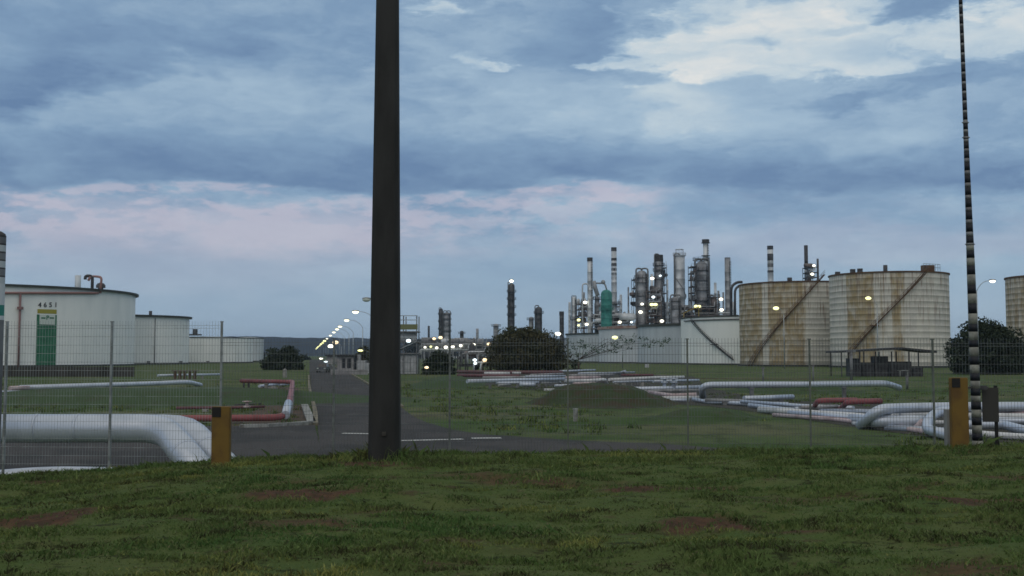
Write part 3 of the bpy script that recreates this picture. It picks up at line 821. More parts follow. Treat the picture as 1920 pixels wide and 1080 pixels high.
# grey and rusty tanks on the right
RG = 'grey white tanks in front of the process units'
TA = Tank('cleanest pale tank with thin rim line and descending stair, left of the rusty tanks', 'storage_tank', 1440, 1277, 343, 597, M['tankpale'], cone=0.015, lip=0.3, rimw=0.3, group=RG)
TB = Tank('grey tank with dark rim next to the pale tank with a stair', 'storage_tank', 1345, 1196, 372, 610, M['tankmid'], cone=0.01, lip=0.6, rimw=0.7, group=RG)
TC = Tank('grey tank with reddish rusted rim behind the sparse tree', 'storage_tank', 1262, 1123, 402, 614, M['tankgrey'], rim=M['redrim'], cone=0.012, lip=0.5, rimw=0.9, group=RG)
TD = Tank('lowest grey tank with dark rim beside the big brownish tree', 'storage_tank', 1200, 1062, 440, 626, M['tankmid'], cone=0.01, lip=0.5, rimw=0.5, group=RG)
TA.stair((1376, 676), (1299, 601), M['steel'], 1342)
b = MB(); b.tube([TA.pt(TA.th(px), TA.top - 1.1, 0.3) for px in range(1285, 1420, 9)], 0.22, 6); b.build('foam_ring_pipe', M['rail'], TA.o)
rustrim = mat('rust_rim', (0.09, 0.05, 0.035), 0.8, 0, (0.14, 0.09, 0.05), 0.6)
RT = 'rust stained storage tanks on the right'
R2 = Tank('tallest rust streaked tank in front, vents and railing on its domed roof', 'storage_tank', 1668, 1783, 262, 513, M['tankgrey'], rim=rustrim, cone=0.02, rings=16, lip=0.25, rimw=0.3, group=RT)
R1 = Tank('mostly ochre stained tank partly hidden behind the taller rusty one', 'storage_tank', 1500, 1387, 292, 529, M['tankgrey'], rim=rustrim, cone=0.03, rings=16, lip=0.25, rimw=0.3, ztop=R2.top - 0.35, group=RT)
R3 = Tank('rusty tank cut off by the right edge of the picture', 'storage_tank', 1998, 1888, 285, 522, M['tankgrey'], rim=rustrim, cone=0.05, rings=16, lip=0.25, rimw=0.4, group=RT)
def pxstops(t, lst):
    r = []
    for px, v_ in lst:
        u_ = (t.th(px) / (2 * pi)) % 1.0
        r.append((u_, v_))
    r.sort(); return r


rust1 = rustmat('rusty_shell_a', pxstops(R1, [(1388, 0.95), (1428, 0.95), (1433, 0.15), (1440, 0.2), (1446, 1.0), (1505, 0.9), (1516, 0.1), (1545, 0.05)]), 2.0)
rust2 = rustmat('rusty_shell_b', pxstops(R2, [(1555, 0.05), (1586, 0.1), (1592, 1.0), (1636, 0.95), (1644, 0.4), (1672, 0.35), (1684, 0.9), (1696, 0.6), (1705, 0.15), (1775, 0.25)]), 7.0)
rust3 = rustmat('rusty_shell_c', pxstops(R3, [(1890, 0.6), (1915, 0.6), (1960, 0.5)]), 11.0)
for t_k, m_ in ((R1, rust1), (R2, rust2), (R3, rust3)):
    for q in t_k.o.children:
        if q.name.startswith('shell'): q.data.materials[0] = m_
R1.stair((1407, 690), (1547, 516), rustrim)
R2.stair((1594, 668), (1741, 507), rustrim, 1642)
p_ = R2.on(1662, 505, -3)
MB().tube([(p_.x, p_.y, R2.top - .5), (p_.x, p_.y, R2.top + 1.6)], 0.5, 8).build('vent', M['steel'], R2.o)
b = MB(); th0, th1 = R2.th(1736), R2.th(1768)
for k in range(7):
    a_ = th0 + (th1 - th0) * k / 6; b.tube([R2.pt(a_, R2.top, -0.2), R2.pt(a_, R2.top + 1.7, -0.2)], 0.05, 5)
for hh in (0.9, 1.7): b.tube([R2.pt(th0 + (th1 - th0) * k / 6, R2.top + hh, -0.2) for k in range(7)], 0.05, 5)
b.build('railing', M['rail'], R2.o)
b = MB(); b.box(R2.pt(R2.th(1748), R2.top + 0.7, -0.8), (2.6, 1.6, 1.4)); b.build('gauge_platform', rustrim, R2.o)
b = MB()
for px in (1480, 1522, 1557, 1590, 1606):
    t_k = R1 if px < 1550 else R2
    p_ = t_k.pt(t_k.th(px), t_k.top, -2.0); b = MB(); b.box((p_.x, p_.y, t_k.top + 0.5), (1.0, 1.0, 1.0)); b.build('roof_hatch', M['steel'], t_k.o)

o = MB()
pa = at(-40, 690, 150); pb2 = at(252, 690, 150)
for k in range(5):
    x0 = pa.x + (pb2.x - pa.x) * k / 5; x1 = pa.x + (pb2.x - pa.x) * (k + 1) / 5
    zt = at(100, 688, 150).z
    o.box(((x0 + x1) / 2, 150, (zt + GZ) / 2), ((x1 - x0) - 0.06, 0.4, zt - GZ))
    o.box((x0, 149.75, (zt + GZ) / 2), (0.45, 0.3, zt - GZ + 0.1))
o = tag(o.build('retaining_wall', M['wall_dark']), 'long dark stained retaining wall in front of the largest white tank', 'wall')

# ------------------------------------------------------------------ trees
def leaves(name, centers, radii, per, size, m, parent, droop=0.0, sheet_=0.75):
    cs = []; 
    for c_, r_ in zip(centers, radii):
        k = max(6, int(per * (r_[0] * r_[1] * r_[2]) ** (2 / 3)))
        d = rng.normal(size=(k, 3)); d /= np.linalg.norm(d, axis=1)[:, None]
        rr = (0.35 + 0.65 * rng.random(k) ** 0.5) * (1 + rng.normal(0, 0.08, k))
        cs.append(np.array(c_) + d * rr[:, None] * np.array(r_))
    P = np.concatenate(cs); n_ = len(P)
    a = rng.normal(size=(n_, 3)); a /= np.linalg.norm(a, axis=1)[:, None]
    b_ = np.cross(a, rng.normal(size=(n_, 3))); b_ /= np.linalg.norm(b_, axis=1)[:, None]
    s_ = size * (0.6 + 0.8 * rng.random(n_))[:, None]
    v_ = np.stack([P - a * s_, P + b_ * s_ * 0.5, P + a * s_, P - b_ * s_ * 0.5], 1).reshape(-1, 3)
    f_ = np.arange(n_ * 4).reshape(n_, 4)
    return npmesh(name, v_, f_, m, parent)


def tree(label, px0, px1, top, base, D, m, leaf=0.22, per=70, trunk=0.28, name='tree', shape='dome', group=None, trunk_h=0.3, clumps=40, rag=1.0):
    x0, x1 = at(px0, base, D).x, at(px1, base, D).x; zt = at((px0 + px1) / 2, top, D).z
    W_ = (x1 - x0) / 2; cyy = D + W_ * 0.6; q_ = cyy / D * 1.04; cx = (x0 + x1) / 2 * cyy / D; W_ *= q_; H = (zt - 1.4) * cyy / D + 1.4 - GZ
    o = tag(empty(name, (cx, cyy, GZ)), label, 'bush' if name == 'bush' else 'tree', group)
    rs = random.Random(int(px0 * 7 + px1)); cc = []; rr = []
    for k in range(clumps):
        while True:
            a, b_, c_ = rs.uniform(-1, 1), rs.uniform(-1, 1), rs.uniform(0 if shape != 'ball' else -1, 1)
            q = a * a + b_ * b_ + c_ * c_
            if 0.25 < q < 1: break
        if shape == 'ball': zz = GZ + H * 0.5 + c_ * H * 0.42
        else: zz = GZ + H * trunk_h * 0.6 + c_ * H * (1 - trunk_h * 0.6) * 0.88
        r_ = (0.20 + 0.13 * rs.random()) * min(W_, H)
        cc.append((cx + a * (W_ - r_ * 0.6), cyy + b_ * (W_ - r_) * 0.8, zz)); rr.append((r_ * 1.25, r_ * 1.1, r_ * 0.8 * rag))
    if trunk_h <= 0.1:
        for k in range(14):
            a = 2 * pi * k / 14; r_ = 0.24 * min(W_, H); cc.append((cx + cos(a) * (W_ - r_ * 1.2), cyy + sin(a) * (W_ - r_) * 0.7, GZ + r_ * 0.75)); rr.append((r_ * 1.3, r_, r_))
    if shape != 'thin':       # inner mass
        cc.append((cx, cyy, GZ + H * 0.45)); rr.append((W_ * 0.78, W_ * 0.6, H * 0.38))
    leaves('crown', cc, rr, per, leaf, m, o)
    b = MB(); b.tube([(cx, cyy, GZ - 0.1), (cx + 0.1, cyy, GZ + H * 0.25), (cx, cyy, GZ + H * 0.5)], [trunk, trunk * 0.75, trunk * 0.5], 8)
    for k in range(7):
        q = cc[rs.randrange(clumps)]; b.tube([(cx, cyy, GZ + H * 0.2), ((cx + q[0]) / 2, (cyy + q[1]) / 2, (GZ + H * 0.3 + q[2]) / 2 + 0.2), q], [trunk * 0.5, trunk * 0.3, trunk * 0.12], 6)
    b.build('trunk', M['bark'], o)
    return o


tree('round dark bush beside the road end, right of the left tanks', 492, 570, 647, 692, 215, M['leaf_dark'], 0.32, 80, 0.25, 'bush', 'dome', trunk_h=0.0, clumps=36)
tree('dark round bush beside the loading tower, behind a thin fence post', 792, 856, 657, 703, 165, M['leaf_dark'], 0.26, 95, 0.22, 'bush', 'dome', trunk_h=0.0, clumps=34)
tree('broad brownish tree left of the grey tanks', 912, 1062, 607, 697, 185, M['leaf_brown'], 0.26, 100, 0.4, 'tree', 'dome', trunk_h=0.2, clumps=60)
tree('large dark tree between the rusty tank and the striped mast', 1774, 1922, 592, 709, 165, M['leaf_dark'], 0.24, 110, 0.4, 'tree', 'dome', trunk_h=0.12, clumps=60)
tree('lower dark tree at the right edge beside the large dark tree', 1880, 1990, 634, 708, 180, M['leaf_dark'], 0.26, 90, 0.3, 'tree', 'dome', trunk_h=0.12, clumps=40)
tree('small low shrub at the foot of the grey tanks under the sparse tree', 1064, 1092, 668, 692, 190, M['leaf_mid'], 0.24, 70, 0.1, 'bush', 'dome', trunk_h=0.0, clumps=14)
tree('low leafy bush behind the guard house roof', 664, 700, 640, 692, 190, M['leaf_brown'], 0.28, 80, 0.2, 'bush', 'dome', trunk_h=0.1, clumps=20)

# sparse spreading tree in front of the grey tanks
D = 176; o = tag(empty('tree', at(1085, 700, D) * 1.0), 'sparse spreading tree with flat leafy sprays in front of the grey tanks', 'tree')
b0_ = at(1085, 700, D); b0_.z = GZ; o.location = b0_; o['_o'] = tuple(b0_)
sp = [(1070, 642, 10), (1090, 641, 12), (1078, 652, 10), (1103, 650, 20), (1109, 656, 8), (1124, 658, 12), (1132, 648, 10), (1146, 659, 16), (1158, 650, 14), (1153, 643, 12),
      (1166, 632, 7), (1180, 640, 16), (1192, 630, 8), (1206, 634, 12), (1181, 652, 9), (1213, 648, 16), (1228, 641, 14), (1243, 641, 14), (1252, 636, 9), (1068, 660, 8), (1084, 666, 12), (1240, 650, 7), (1098, 664, 6), (1172, 638, 6)]
br = MB(); cc = []; rr = []
for px, py, wd in sp:
    q = at(px, py, D + rng.uniform(-2.5, 2.5)); cc.append(tuple(q)); rr.append((wd * 0.5 * mpp(D) * 1.7, wd * 0.5 * mpp(D) * 1.2, 0.42))
    mid_ = at(1085 + (px - 1085) * 0.6, py + 5, D)
    br.tube([(b0_.x, D, GZ + 2.2), mid_, q], [0.03, 0.02, 0.01], 5)
br.tube([(b0_.x, D, GZ), (b0_.x, D, GZ + 1.8)], [0.2, 0.14], 7); br.build('trunk', M['bark'], o)
leaves('crown', cc, rr, 85, 0.17, M['leaf_green'], o)

# distant trees one can tell apart on the skyline
k = 0
for px0, px1, top, D, lab in ((752, 800, 628, 900, 'distant rounded tree left of the small twin columns'), (780, 815, 634, 860, 'distant low tree just right of the rounded skyline tree'),
                              (838, 862, 629, 900, 'distant tree right of the small twin columns'), (866, 884, 631, 860, 'small distant tree midway to the brownish tree'),
                              (884, 914, 634, 840, 'distant tree touching the left side of the broad brownish tree'),
                              (478, 500, 652, 620, 'small far tree behind the round bush, left side'), (556, 582, 664, 620, 'small far tree beside the vanishing road')):
    tree(lab, px0, px1, top, 670, D, M['leaf_far'], 0.9, 10, 0.5, 'tree', 'dome', 'distant trees on the skyline', 0.1, 16)
bushes = MB()

# ------------------------------------------------------------------ process units
def lens(b, p_, r_, sq=0.75): b.ball(p_, r_, r_, r_ * sq, 8, 6)


def add_lamp(o, px, py, Yd, m='l_white', w_=8, name='lamp'):
    """bulkhead lamp carried by the thing it lights: housing with a glowing lens"""
    p_ = at(px, py, Yd); r_ = w_ * 0.42 * mpp(Yd)
    hb = MB(); hb.box((p_.x, p_.y + r_ * 0.3, p_.z + r_ * 0.85), (r_ * 1.9, r_ * 1.5, r_ * 0.3)); hb.tube([(p_.x, p_.y + r_ * 0.3, p_.z + r_ * 0.9), (p_.x, p_.y + r_ * 3, p_.z + r_ * 0.9)], r_ * 0.12, 5)
    h = hb.build(name, M['steel'], o)
    lb = MB(); lens(lb, p_, r_); lb.build('lens', M[m], h)
    return h


def column(label, px, wpx, top, Yd, m, plats=(), cap=None, dome=True, ladder=True, lamps=(), name='process_column', cat='column', riser=0, base=None, taper=1.0, stripes=None, flat_top=False, pm=None, pw=1.55, prail=True, group=None):
    c_ = at(px, top, Yd); k = mpp(Yd); r_ = wpx * k / 2; H = c_.z - GZ
    o = tag(empty(name, (c_.x, Yd, GZ)), label, cat, group)
    prof = [(r_ / taper * 1.35, 0), (r_ / taper * 1.3, H * 0.05), (r_ / taper, H * 0.09)]
    ns = 10
    for i in range(1, ns):
        f = 0.09 + 0.86 * i / ns; q = r_ / taper + (r_ - r_ / taper) * f
        prof += [(q, H * f - 0.06 * r_), (q * 1.035, H * f), (q, H * f + 0.06 * r_)]
    if dome and not flat_top: prof += [(r_, H - r_ * 0.8), (r_ * 0.85, H - r_ * 0.4), (r_ * 0.5, H - r_ * 0.1), (0.02, H)]
    else: prof += [(r_, H), (r_ * 0.82, H), (r_ * 0.8, H - r_ * 2)]
    MB().lathe(prof, (c_.x, Yd, GZ), 18).build('shell', m, o)
    for py in plats:
        z_ = at(px, py, Yd).z; R_ = r_ * pw + 0.4; b = MB()
        b.lathe([(r_ * 0.98, 0), (R_, 0), (R_, 0.22), (r_ * 0.98, 0.22)], (c_.x, Yd, z_), 16, False)
        pl = b.build('platform', pm or M['steel'], o)
        if prail:
            b = MB()
            for i in range(12):
                a_ = 2 * pi * i / 12; b.tube([(c_.x + R_ * cos(a_), Yd + R_ * sin(a_), z_ + .2), (c_.x + R_ * cos(a_), Yd + R_ * sin(a_), z_ + 1.35)], 0.06, 4)
            for hh in (0.75, 1.3): b.lathe([(R_ - 0.05, hh), (R_ + 0.05, hh), (R_ + 0.05, hh + 0.1), (R_ - 0.05, hh + 0.1), (R_ - 0.05, hh)], (c_.x, Yd, z_), 16, False)
            b.build('railing', pm or M['steel'], pl)
    if ladder:
        b = MB(); zs = H * 0.97
        for sx in (-0.3, 0.3): b.tube([(c_.x + r_ * 0.75 + sx, Yd - r_ * 0.75 - 0.25, GZ + 0.2), (c_.x + r_ * 0.75 + sx, Yd - r_ * 0.75 - 0.25, GZ + zs)], 0.06, 4)
        for i in range(int(zs / 1.1)): b.box((c_.x + r_ * 0.75, Yd - r_ * 0.75 - 0.28, GZ + 0.8 + i * 1.1), (0.62, 0.4, 0.16))
        b.build('ladder', M['steel'], o)
    for i in range(riser):
        a_ = (-2.6, -0.6, -1.7)[i % 3]; rr_ = r_ * 1.25; b = MB()
        x_, y_ = c_.x + rr_ * cos(a_), Yd + rr_ * sin(a_)
        b.tube(fillet([(x_, y_, GZ + 0.3), (x_, y_, c_.z + r_ * 0.3), (c_.x + 0.02, Yd, c_.z + r_ * 0.35), (c_.x, Yd, c_.z - r_ * .4)], r_ * 0.5), r_ * 0.13 + 0.06, 7)
        b.build('riser_pipe', M['rail'], o)
    if cap:
        py0, py1, w_, cm_ = cap; z0, z1 = at(px, py1, Yd).z, at(px, py0, Yd).z
        MB().lathe([(r_ * 1.01, 0), (w_ * k / 2, 0.01), (w_ * k / 2, z1 - z0), (w_ * k / 2 * 0.8, z1 - z0 + 0.02)], (c_.x, Yd, z0), 14, False).build('cap', cm_, o)
    if stripes:
        for py0, py1, sm_ in stripes:
            z0, z1 = at(px, py1, Yd).z, at(px, py0, Yd).z
            MB().lathe([(r_ * 1.05, 0), (r_ * 1.05, z1 - z0)], (c_.x, Yd, z0), 14).build('painted_band', sm_, o)
    for l in lamps: add_lamp(o, l[0], l[1], Yd - r_ - 0.8, *(l[2:]))
    return o


def frame(label, px0, px1, top, base_, Yd, depth, levels, m, bays=3, name='pipe_structure', cat='steel structure', clutter=8, lamps=(), seed=1, walls=0):
    """open steel structure with floors, braces and vessels on its decks"""
    x0, x1 = at(px0, top, Yd).x, at(px1, top, Yd).x; zt = at(px0, top, Yd).z; W_ = x1 - x0
    o = tag(empty(name, ((x0 + x1) / 2, Yd + depth / 2, GZ)), label, cat)
    rs = random.Random(seed); t_ = max(0.22, W_ * 0.012)
    b = MB()
    for i in range(bays + 1):
        for y_ in (Yd, Yd + depth): b.box((x0 + W_ * i / bays, y_, (zt + GZ) / 2), (t_, t_, zt - GZ))
    b.build('columns', m, o)
    b = MB(); dk = MB()
    for py in levels:
        z_ = at(px0, py, Yd).z
        for y_ in (Yd, Yd + depth): b.box(((x0 + x1) / 2, y_ - 0.02, z_), (W_ + t_ * 0.8, t_ * 1.3, t_ * 1.3))
        for i in range(bays + 1): b.box((x0 + W_ * i / bays + 0.01, Yd + depth / 2, z_ + 0.01), (t_ * 0.9, depth - 0.1, t_ * 0.9))
        dk.box(((x0 + x1) / 2, Yd + depth / 2, z_ + t_), (W_ * 0.98, depth * 0.96, 0.12))
        for hh in (0.6, 1.15): b.box(((x0 + x1) / 2, Yd - 0.05, z_ + t_ + hh), (W_, 0.07, 0.07))
    zz = [GZ] + sorted(at(px0, py, Yd).z for py in levels)
    for i in range(len(zz) - 1):
        k = rs.randrange(bays); xa, xb = x0 + W_ * k / bays, x0 + W_ * (k + 1) / bays
        b.tube([(xa, Yd - 0.05, zz[i]), (xb, Yd - 0.05, zz[i + 1])], t_ * 0.35, 5)
    b.build('beams', m, o); dk.build('deck', M['steel'], o)
    for i in range(clutter):
        li = rs.randrange(len(zz) - 1); z_ = zz[li + 1] + t_ + 0.1 if li + 2 <= len(zz) and rs.random() < 0.8 else zz[li] + t_ + 0.1
        x_ = rs.uniform(x0 + W_ * 0.1, x1 - W_ * 0.1); y_ = Yd + rs.uniform(0.15, 0.85) * depth
        mm = rs.choice([M['tw_grey'], M['tw_light'], M['tw_dark'], M['tw_brown'], M['rail']]); b = MB()
        r_ = rs.uniform(0.5, 1.1) * max(0.8, W_ * 0.05)
        room = 2.6
        for q in zz:
            if q > z_ + 0.4: room = max(1.2, q - z_ - 0.6); break
        if z_ > zz[-1]: room = 2.4
        if rs.random() < 0.45: b.tube([(x_ - r_ * 2.2, y_, z_ + r_), (x_ - r_ * 2, y_, z_ + r_), (x_ + r_ * 2, y_, z_ + r_), (x_ + r_ * 2.2, y_, z_ + r_)], [r_ * .5, r_, r_, r_ * .5], 12); b.box((x_, y_, z_ + r_ * 0.3), (r_ * 2.5, r_ * .8, r_ * 0.6))
        else: b.lathe([(r_ * 0.8, 0), (r_, 0.2), (r_, room * 0.8), (r_ * 0.6, room * 0.92), (0.02, room)], (x_, y_, z_), 12)
        b.build('vessel', mm, o)
    for i in range(max(2, clutter // 3)):
        z_ = rs.choice(zz[1:]) + rs.uniform(0.4, 1.2); b = MB(); xa = rs.uniform(x0, x0 + W_ * 0.4); xb = rs.uniform(x0 + W_ * 0.6, x1)
        b.tube(fillet([(xa, Yd - 0.3, z_ - 2), (xa, Yd - 0.3, z_), (xb, Yd - 0.3, z_), (xb, Yd - 0.3, z_ + 2)], 0.6), 0.14 + W_ * 0.004, 6)
        b.build('pipe_run', rs.choice([M['tw_light'], M['rail'], M['tw_grey']]), o)
    for l in lamps: add_lamp(o, l[0], l[1], Yd - 1.0, *(l[2:]))
    return o


Y1 = 470
column('isolated dark column left of the others with a lamp on its tip', 959, 12, 531, 640, M['tw_dark'], (548, 562, 577, 592), pw=1.25, lamps=((959, 527, 'l_white', 9),), riser=1)
column('dark domed column rising behind the brownish tree', 1010, 13, 575, 640, M['tw_dark'], (588,), riser=1, pw=1.25)
column('short grey column beside the dark domed one behind the brownish tree', 996, 9, 594, 640, M['tw_grey'], (600,))
column('slim dark stack alone right of the brownish tree', 1053, 8, 584, 600, M['tw_dark'], (), cap=(584, 592, 9, M['steel']))
column('slim grey column leftmost of the main cluster', 1076, 8, 556, Y1, M['tw_light'], (600,), riser=2)
frame('narrow brown steel frame with stacked lamps, left of the plain grey chimney', 1084, 1102, 564, 640, Y1, 10, (570, 580, 592, 604, 615), M['tw_brown'], 2, clutter=12, lamps=((1097, 567, 'l_white', 9), (1085, 600, 'l_yellow', 8), (1085, 610, 'l_yellow', 6)), seed=3)
column('plain pale chimney with dark mouth left of the green vessel', 1106, 9.5, 484, Y1, M['tw_light'], (), cap=(483, 490, 10.5, M['steel']), dome=False, name='chimney', cat='chimney', taper=0.85)
column('tall pale chimney with a dashed dark ladder beside the green vessel', 1151, 10, 464, Y1 + 20, M['tw_light'], (571,), cap=(464, 471, 10.5, M['tw_dark']), dome=False, name='chimney', cat='chimney', taper=0.85, ladder=False, pw=2.1,
       stripes=[(y_, y_ + 5, M['tw_dark']) for y_ in (484, 494, 503, 511, 520, 530, 538)])
column('teal green painted vessel between the two pale chimneys', 1137, 21, 543, Y1 - 12, M['teal'], (582,), ladder=False, name='process_vessel', cat='vessel', pm=M['teal'], pw=1.15)
b = MB(); k = mpp(Y1)
P = lambda a, c_, dy=0: at(a, c_, Y1 - 8 + dy)
b.tube(fillet([P(1092, 612), P(1092, 532), P(1103, 532), P(1103, 545)], 1.2), 0.33, 8)
o = tag(b.build('transfer_pipe', M['tw_light']), 'tall inverted U pipe hugging the left side of the plain pale chimney', 'pipe')
b = MB(); b.tube([P(1113, 527), P(1116, 540), P(1121, 555)], 0.9, 8); b.tube(fillet([P(1114, 531), P(1134, 531), P(1138, 545)], 1.2), 0.34, 8); b.ball(P(1131, 529), 0.95)
o = tag(b.build('transfer_pipe', M['tw_grey']), 'crooked overhead pipe linking the plain chimney to the green vessel', 'pipe')
frame('low wide steel rack with white drums under the green vessel', 1108, 1192, 590, 640, Y1 - 5, 16, (595, 606, 616), M['tw_grey'], 6, clutter=22, lamps=((1100, 608, 'l_white', 8), (1162, 604, 'l_white', 8), (1184, 604, 'l_cool', 6)), seed=9)
b = MB(); q = at(1176, 594, Y1 - 9); b.tube([q + Vector((-3.6, 0, 0)), q + Vector((-3, 0, 0)), q + Vector((3, 0, 0)), q + Vector((3.6, 0, 0))], [0.6, 1.5, 1.5, 0.6], 14)
tag(b.build('drum', M['tw_light']), 'pale horizontal drum lying on the low rack, right half', 'drum')
b = MB(); q = at(1127, 601, Y1 - 9); b.tube([q + Vector((-2.6, 0, 0)), q + Vector((-2.2, 0, 0)), q + Vector((2.2, 0, 0)), q + Vector((2.6, 0, 0))], [0.4, 0.9, 0.9, 0.4], 14)
tag(b.build('drum', M['tw_light']), 'small white horizontal drum on the low rack below the green vessel', 'drum')
column('stout grey column with domed top and two dark decks, left of the lamp lit frame', 1203, 21, 507, Y1, M['tw_grey'], (522, 531, 556, 575), riser=2, pw=1.12, lamps=((1204, 570, 'l_white', 7), (1201, 585, 'l_white', 9)))
frame('dark brown steel frame with a bright yellowish lamp between two columns', 1212, 1240, 545, 640, Y1 - 4, 12, (546, 557, 568, 580, 592, 604), M['tw_brown'], 2, clutter=18, lamps=((1223, 522, 'l_white', 9), (1225, 557, 'l_cool', 8), (1222, 571, 'l_yellow', 9), (1229, 571, 'l_yellow', 9), (1241, 602, 'l_white', 9)), seed=21)
column('tall grey column with black cap and dark decks behind the brown frame', 1235, 16, 479, Y1 + 8, M['tw_grey'], (499, 509, 524), cap=(478, 491, 16.6, M['steel']), pw=1.15, riser=1, lamps=((1238, 517, 'l_cool', 6),))
column('broad pale column with an open cage on top and wavy dark streak', 1274, 20, 479, Y1 + 6, M['tw_light'], (480, 558), dome=False, pm=M['tw_light'], pw=1.05, riser=1, ladder=False)
b = MB(); cq = at(1274, 479, Y1 + 6)
for i in range(8):
    a_ = 2 * pi * i / 8; b.tube([(cq.x + 1.9 * cos(a_), cq.y + 1.9 * sin(a_), cq.z), (cq.x + 1.7 * cos(a_), cq.y + 1.7 * sin(a_), cq.z + 2.6)], 0.09, 4)
b.lathe([(1.6, 2.5), (1.8, 2.5), (1.8, 2.75), (1.6, 2.75)], (cq.x, cq.y, cq.z), 14, False)
col_ = [q for q in bpy.data.objects if q.get('label', '').startswith('broad pale column')][0]
b.build('top_cage', M['tw_light'], col_)
b = MB(); r_ = 20 * mpp(Y1) / 2 + 0.1; zz0 = at(1274, 560, Y1).z; zz1 = at(1274, 482, Y1).z
b.tube([(cq.x + r_ * cos(0.2 - 5.2 * i / 40), cq.y + r_ * sin(0.2 - 5.2 * i / 40), zz0 + (zz1 - zz0) * i / 40) for i in range(41)], 0.22, 5); b.build('wind_strake', M['tw_grey'], col_)
column('squat grey vessel with a knobbed top below the caged column', 1266, 18, 556, Y1 - 14, M['tw_grey'], (566, 580), name='process_vessel', cat='vessel', riser=2, pw=1.1)
column('widest grey brown column ringed by dark decks, right of the caged column', 1315, 25, 490, Y1 - 2, M['tw_grey'], (489, 508, 527, 546, 565), pw=1.12, riser=2,
       lamps=((1336, 578, 'l_cool', 6), (1340, 581, 'l_white', 8), (1334, 595, 'l_white', 9)))
column('thin pale upper column with dark flat deck on top, tallest of all', 1323, 10, 450, Y1 + 6, M['tw_light'], (456, 480), pw=1.35, prail=False, cap=(449, 455, 14, M['steel']), dome=False)
frame('ochre lit canopy frame at the foot of the widest column', 1283, 1346, 578, 640, Y1 - 16, 12, (579, 592, 604), M['tw_brown'], 4, clutter=14, lamps=((1305, 574.5, 'l_yellow', 9), (1311, 574.5, 'l_yellow', 8)), seed=33)
b = MB(); q0, q1 = at(1282, 588, Y1 - 18), at(1310, 575, Y1 - 18); b.add([q0, q1, q1 + Vector((0, 9, 0)), q0 + Vector((0, 9, 0)), q0 + Vector((0, 0, .3)), q1 + Vector((0, 0, .3)), q1 + Vector((0, 9, .3)), q0 + Vector((0, 9, .3))],
       [(0, 3, 2, 1), (4, 5, 6, 7), (0, 1, 5, 4), (1, 2, 6, 5), (2, 3, 7, 6), (3, 0, 4, 7)])
for q in (q0, q1, q0 + Vector((0, 9, 0)), q1 + Vector((0, 9, 0))): b.box((q.x, q.y, (q.z + GZ) / 2), (0.3, 0.3, q.z - GZ))
tag(b.build('canopy', M['tw_ochre']), 'sloping ochre canopy lit by the yellow lamp', 'canopy')
frame('grey frame with bright white lamps right of the widest column', 1330, 1384, 590, 640, Y1 - 8, 12, (591, 604), M['tw_grey'], 4, clutter=12, lamps=((1352, 561, 'l_white', 9), (1353, 581, 'l_white', 9)), seed=41)
column('short grey brown vessel next to the two white lamps', 1338, 13, 556, Y1 - 8, M['tw_brown'], (558, 575), name='process_vessel', cat='vessel', riser=1)
column('slate blue stack with dark mouth left of the rusty tanks', 1364, 11, 484, Y1, M['tw_grey'], (), cap=(483, 496, 11, M['tw_dark']), dome=False, name='chimney', cat='chimney')
b = MB(); b.tube(fillet([at(1371, 612, 440), at(1371, 537, 440), at(1382, 529, 440), at(1392, 529, 440)], 2), 0.55, 8); b.tube(fillet([at(1378, 612, 438), at(1378, 542, 438), at(1386, 536, 438)], 2), 0.5, 8)
tag(b.build('transfer_pipe', M['tw_dark']), 'dark double pipe arching over to the left rusty tank', 'pipe')
column('banded black and pale chimney rising above the left rusty tank', 1444, 11, 461, 520, M['tw_light'], (), dome=False, name='chimney', cat='chimney', ladder=False,
       stripes=[(461, 468, M['tw_dark']), (476, 489, M['tw_dark']), (494, 501, M['rail']), (507, 511, M['tw_dark'])])
column('thin black chimney above the gap of the two rusty tanks', 1511, 7, 460, 520, M['steel'], (), dome=False, name='chimney', cat='chimney', ladder=False)
column('very thin grey stack with two lamps beside the thin black chimney', 1533, 4, 485, 500, M['tw_dark'], (), dome=False, name='chimney', cat='chimney', ladder=False)
frame('small dark top of a steel frame with lamps behind the rusty tanks', 1514, 1533, 500, 640, 480, 8, (501, 511, 520), M['tw_dark'], 2, clutter=6, lamps=((1526, 498, 'l_white', 7), (1523, 514, 'l_white', 8)), seed=51)
frame('tangle of dark steel behind the green vessel', 1118, 1166, 566, 640, 520, 12, (574, 584, 596), M['tw_grey'], 4, clutter=16, seed=81)
frame('grey open frame between the caged column and the brown frame', 1240, 1262, 566, 640, 510, 12, (572, 584, 596), M['tw_grey'], 2, clutter=12, seed=83)
frame('low dark steel tangle behind the pale tank with a stair', 1246, 1300, 586, 640, 505, 12, (592, 602), M['tw_dark'], 5, clutter=18, seed=85)
frame('tall narrow service frame clasping the widest column', 1296, 1306, 496, 640, Y1 - 8, 8, (500, 512, 524, 537, 549, 562), M['tw_dark'], 1, clutter=6, seed=87)
frame('narrow frame left of the stout domed column', 1188, 1196, 520, 640, Y1 + 6, 8, (524, 540, 556, 572), M['tw_dark'], 1, clutter=5, seed=89)
frame('thin frame on the right flank of the black capped column', 1243, 1250, 497, 640, Y1 + 14, 8, (502, 518, 534, 550), M['tw_grey'], 1, clutter=4, seed=91)
column('thin grey stack right of the widest column', 1347, 4, 545, Y1 + 10, M['tw_grey'], (), ladder=False, dome=False, name='chimney', cat='chimney')
column('thin pale stack between the caged and the widest column', 1292, 4, 540, Y1 + 14, M['tw_light'], (), ladder=False, dome=False, name='chimney', cat='chimney')
column('short grey column between the two pale chimneys', 1120, 8, 556, Y1 + 10, M['tw_grey'], (562,), ladder=False, riser=1)
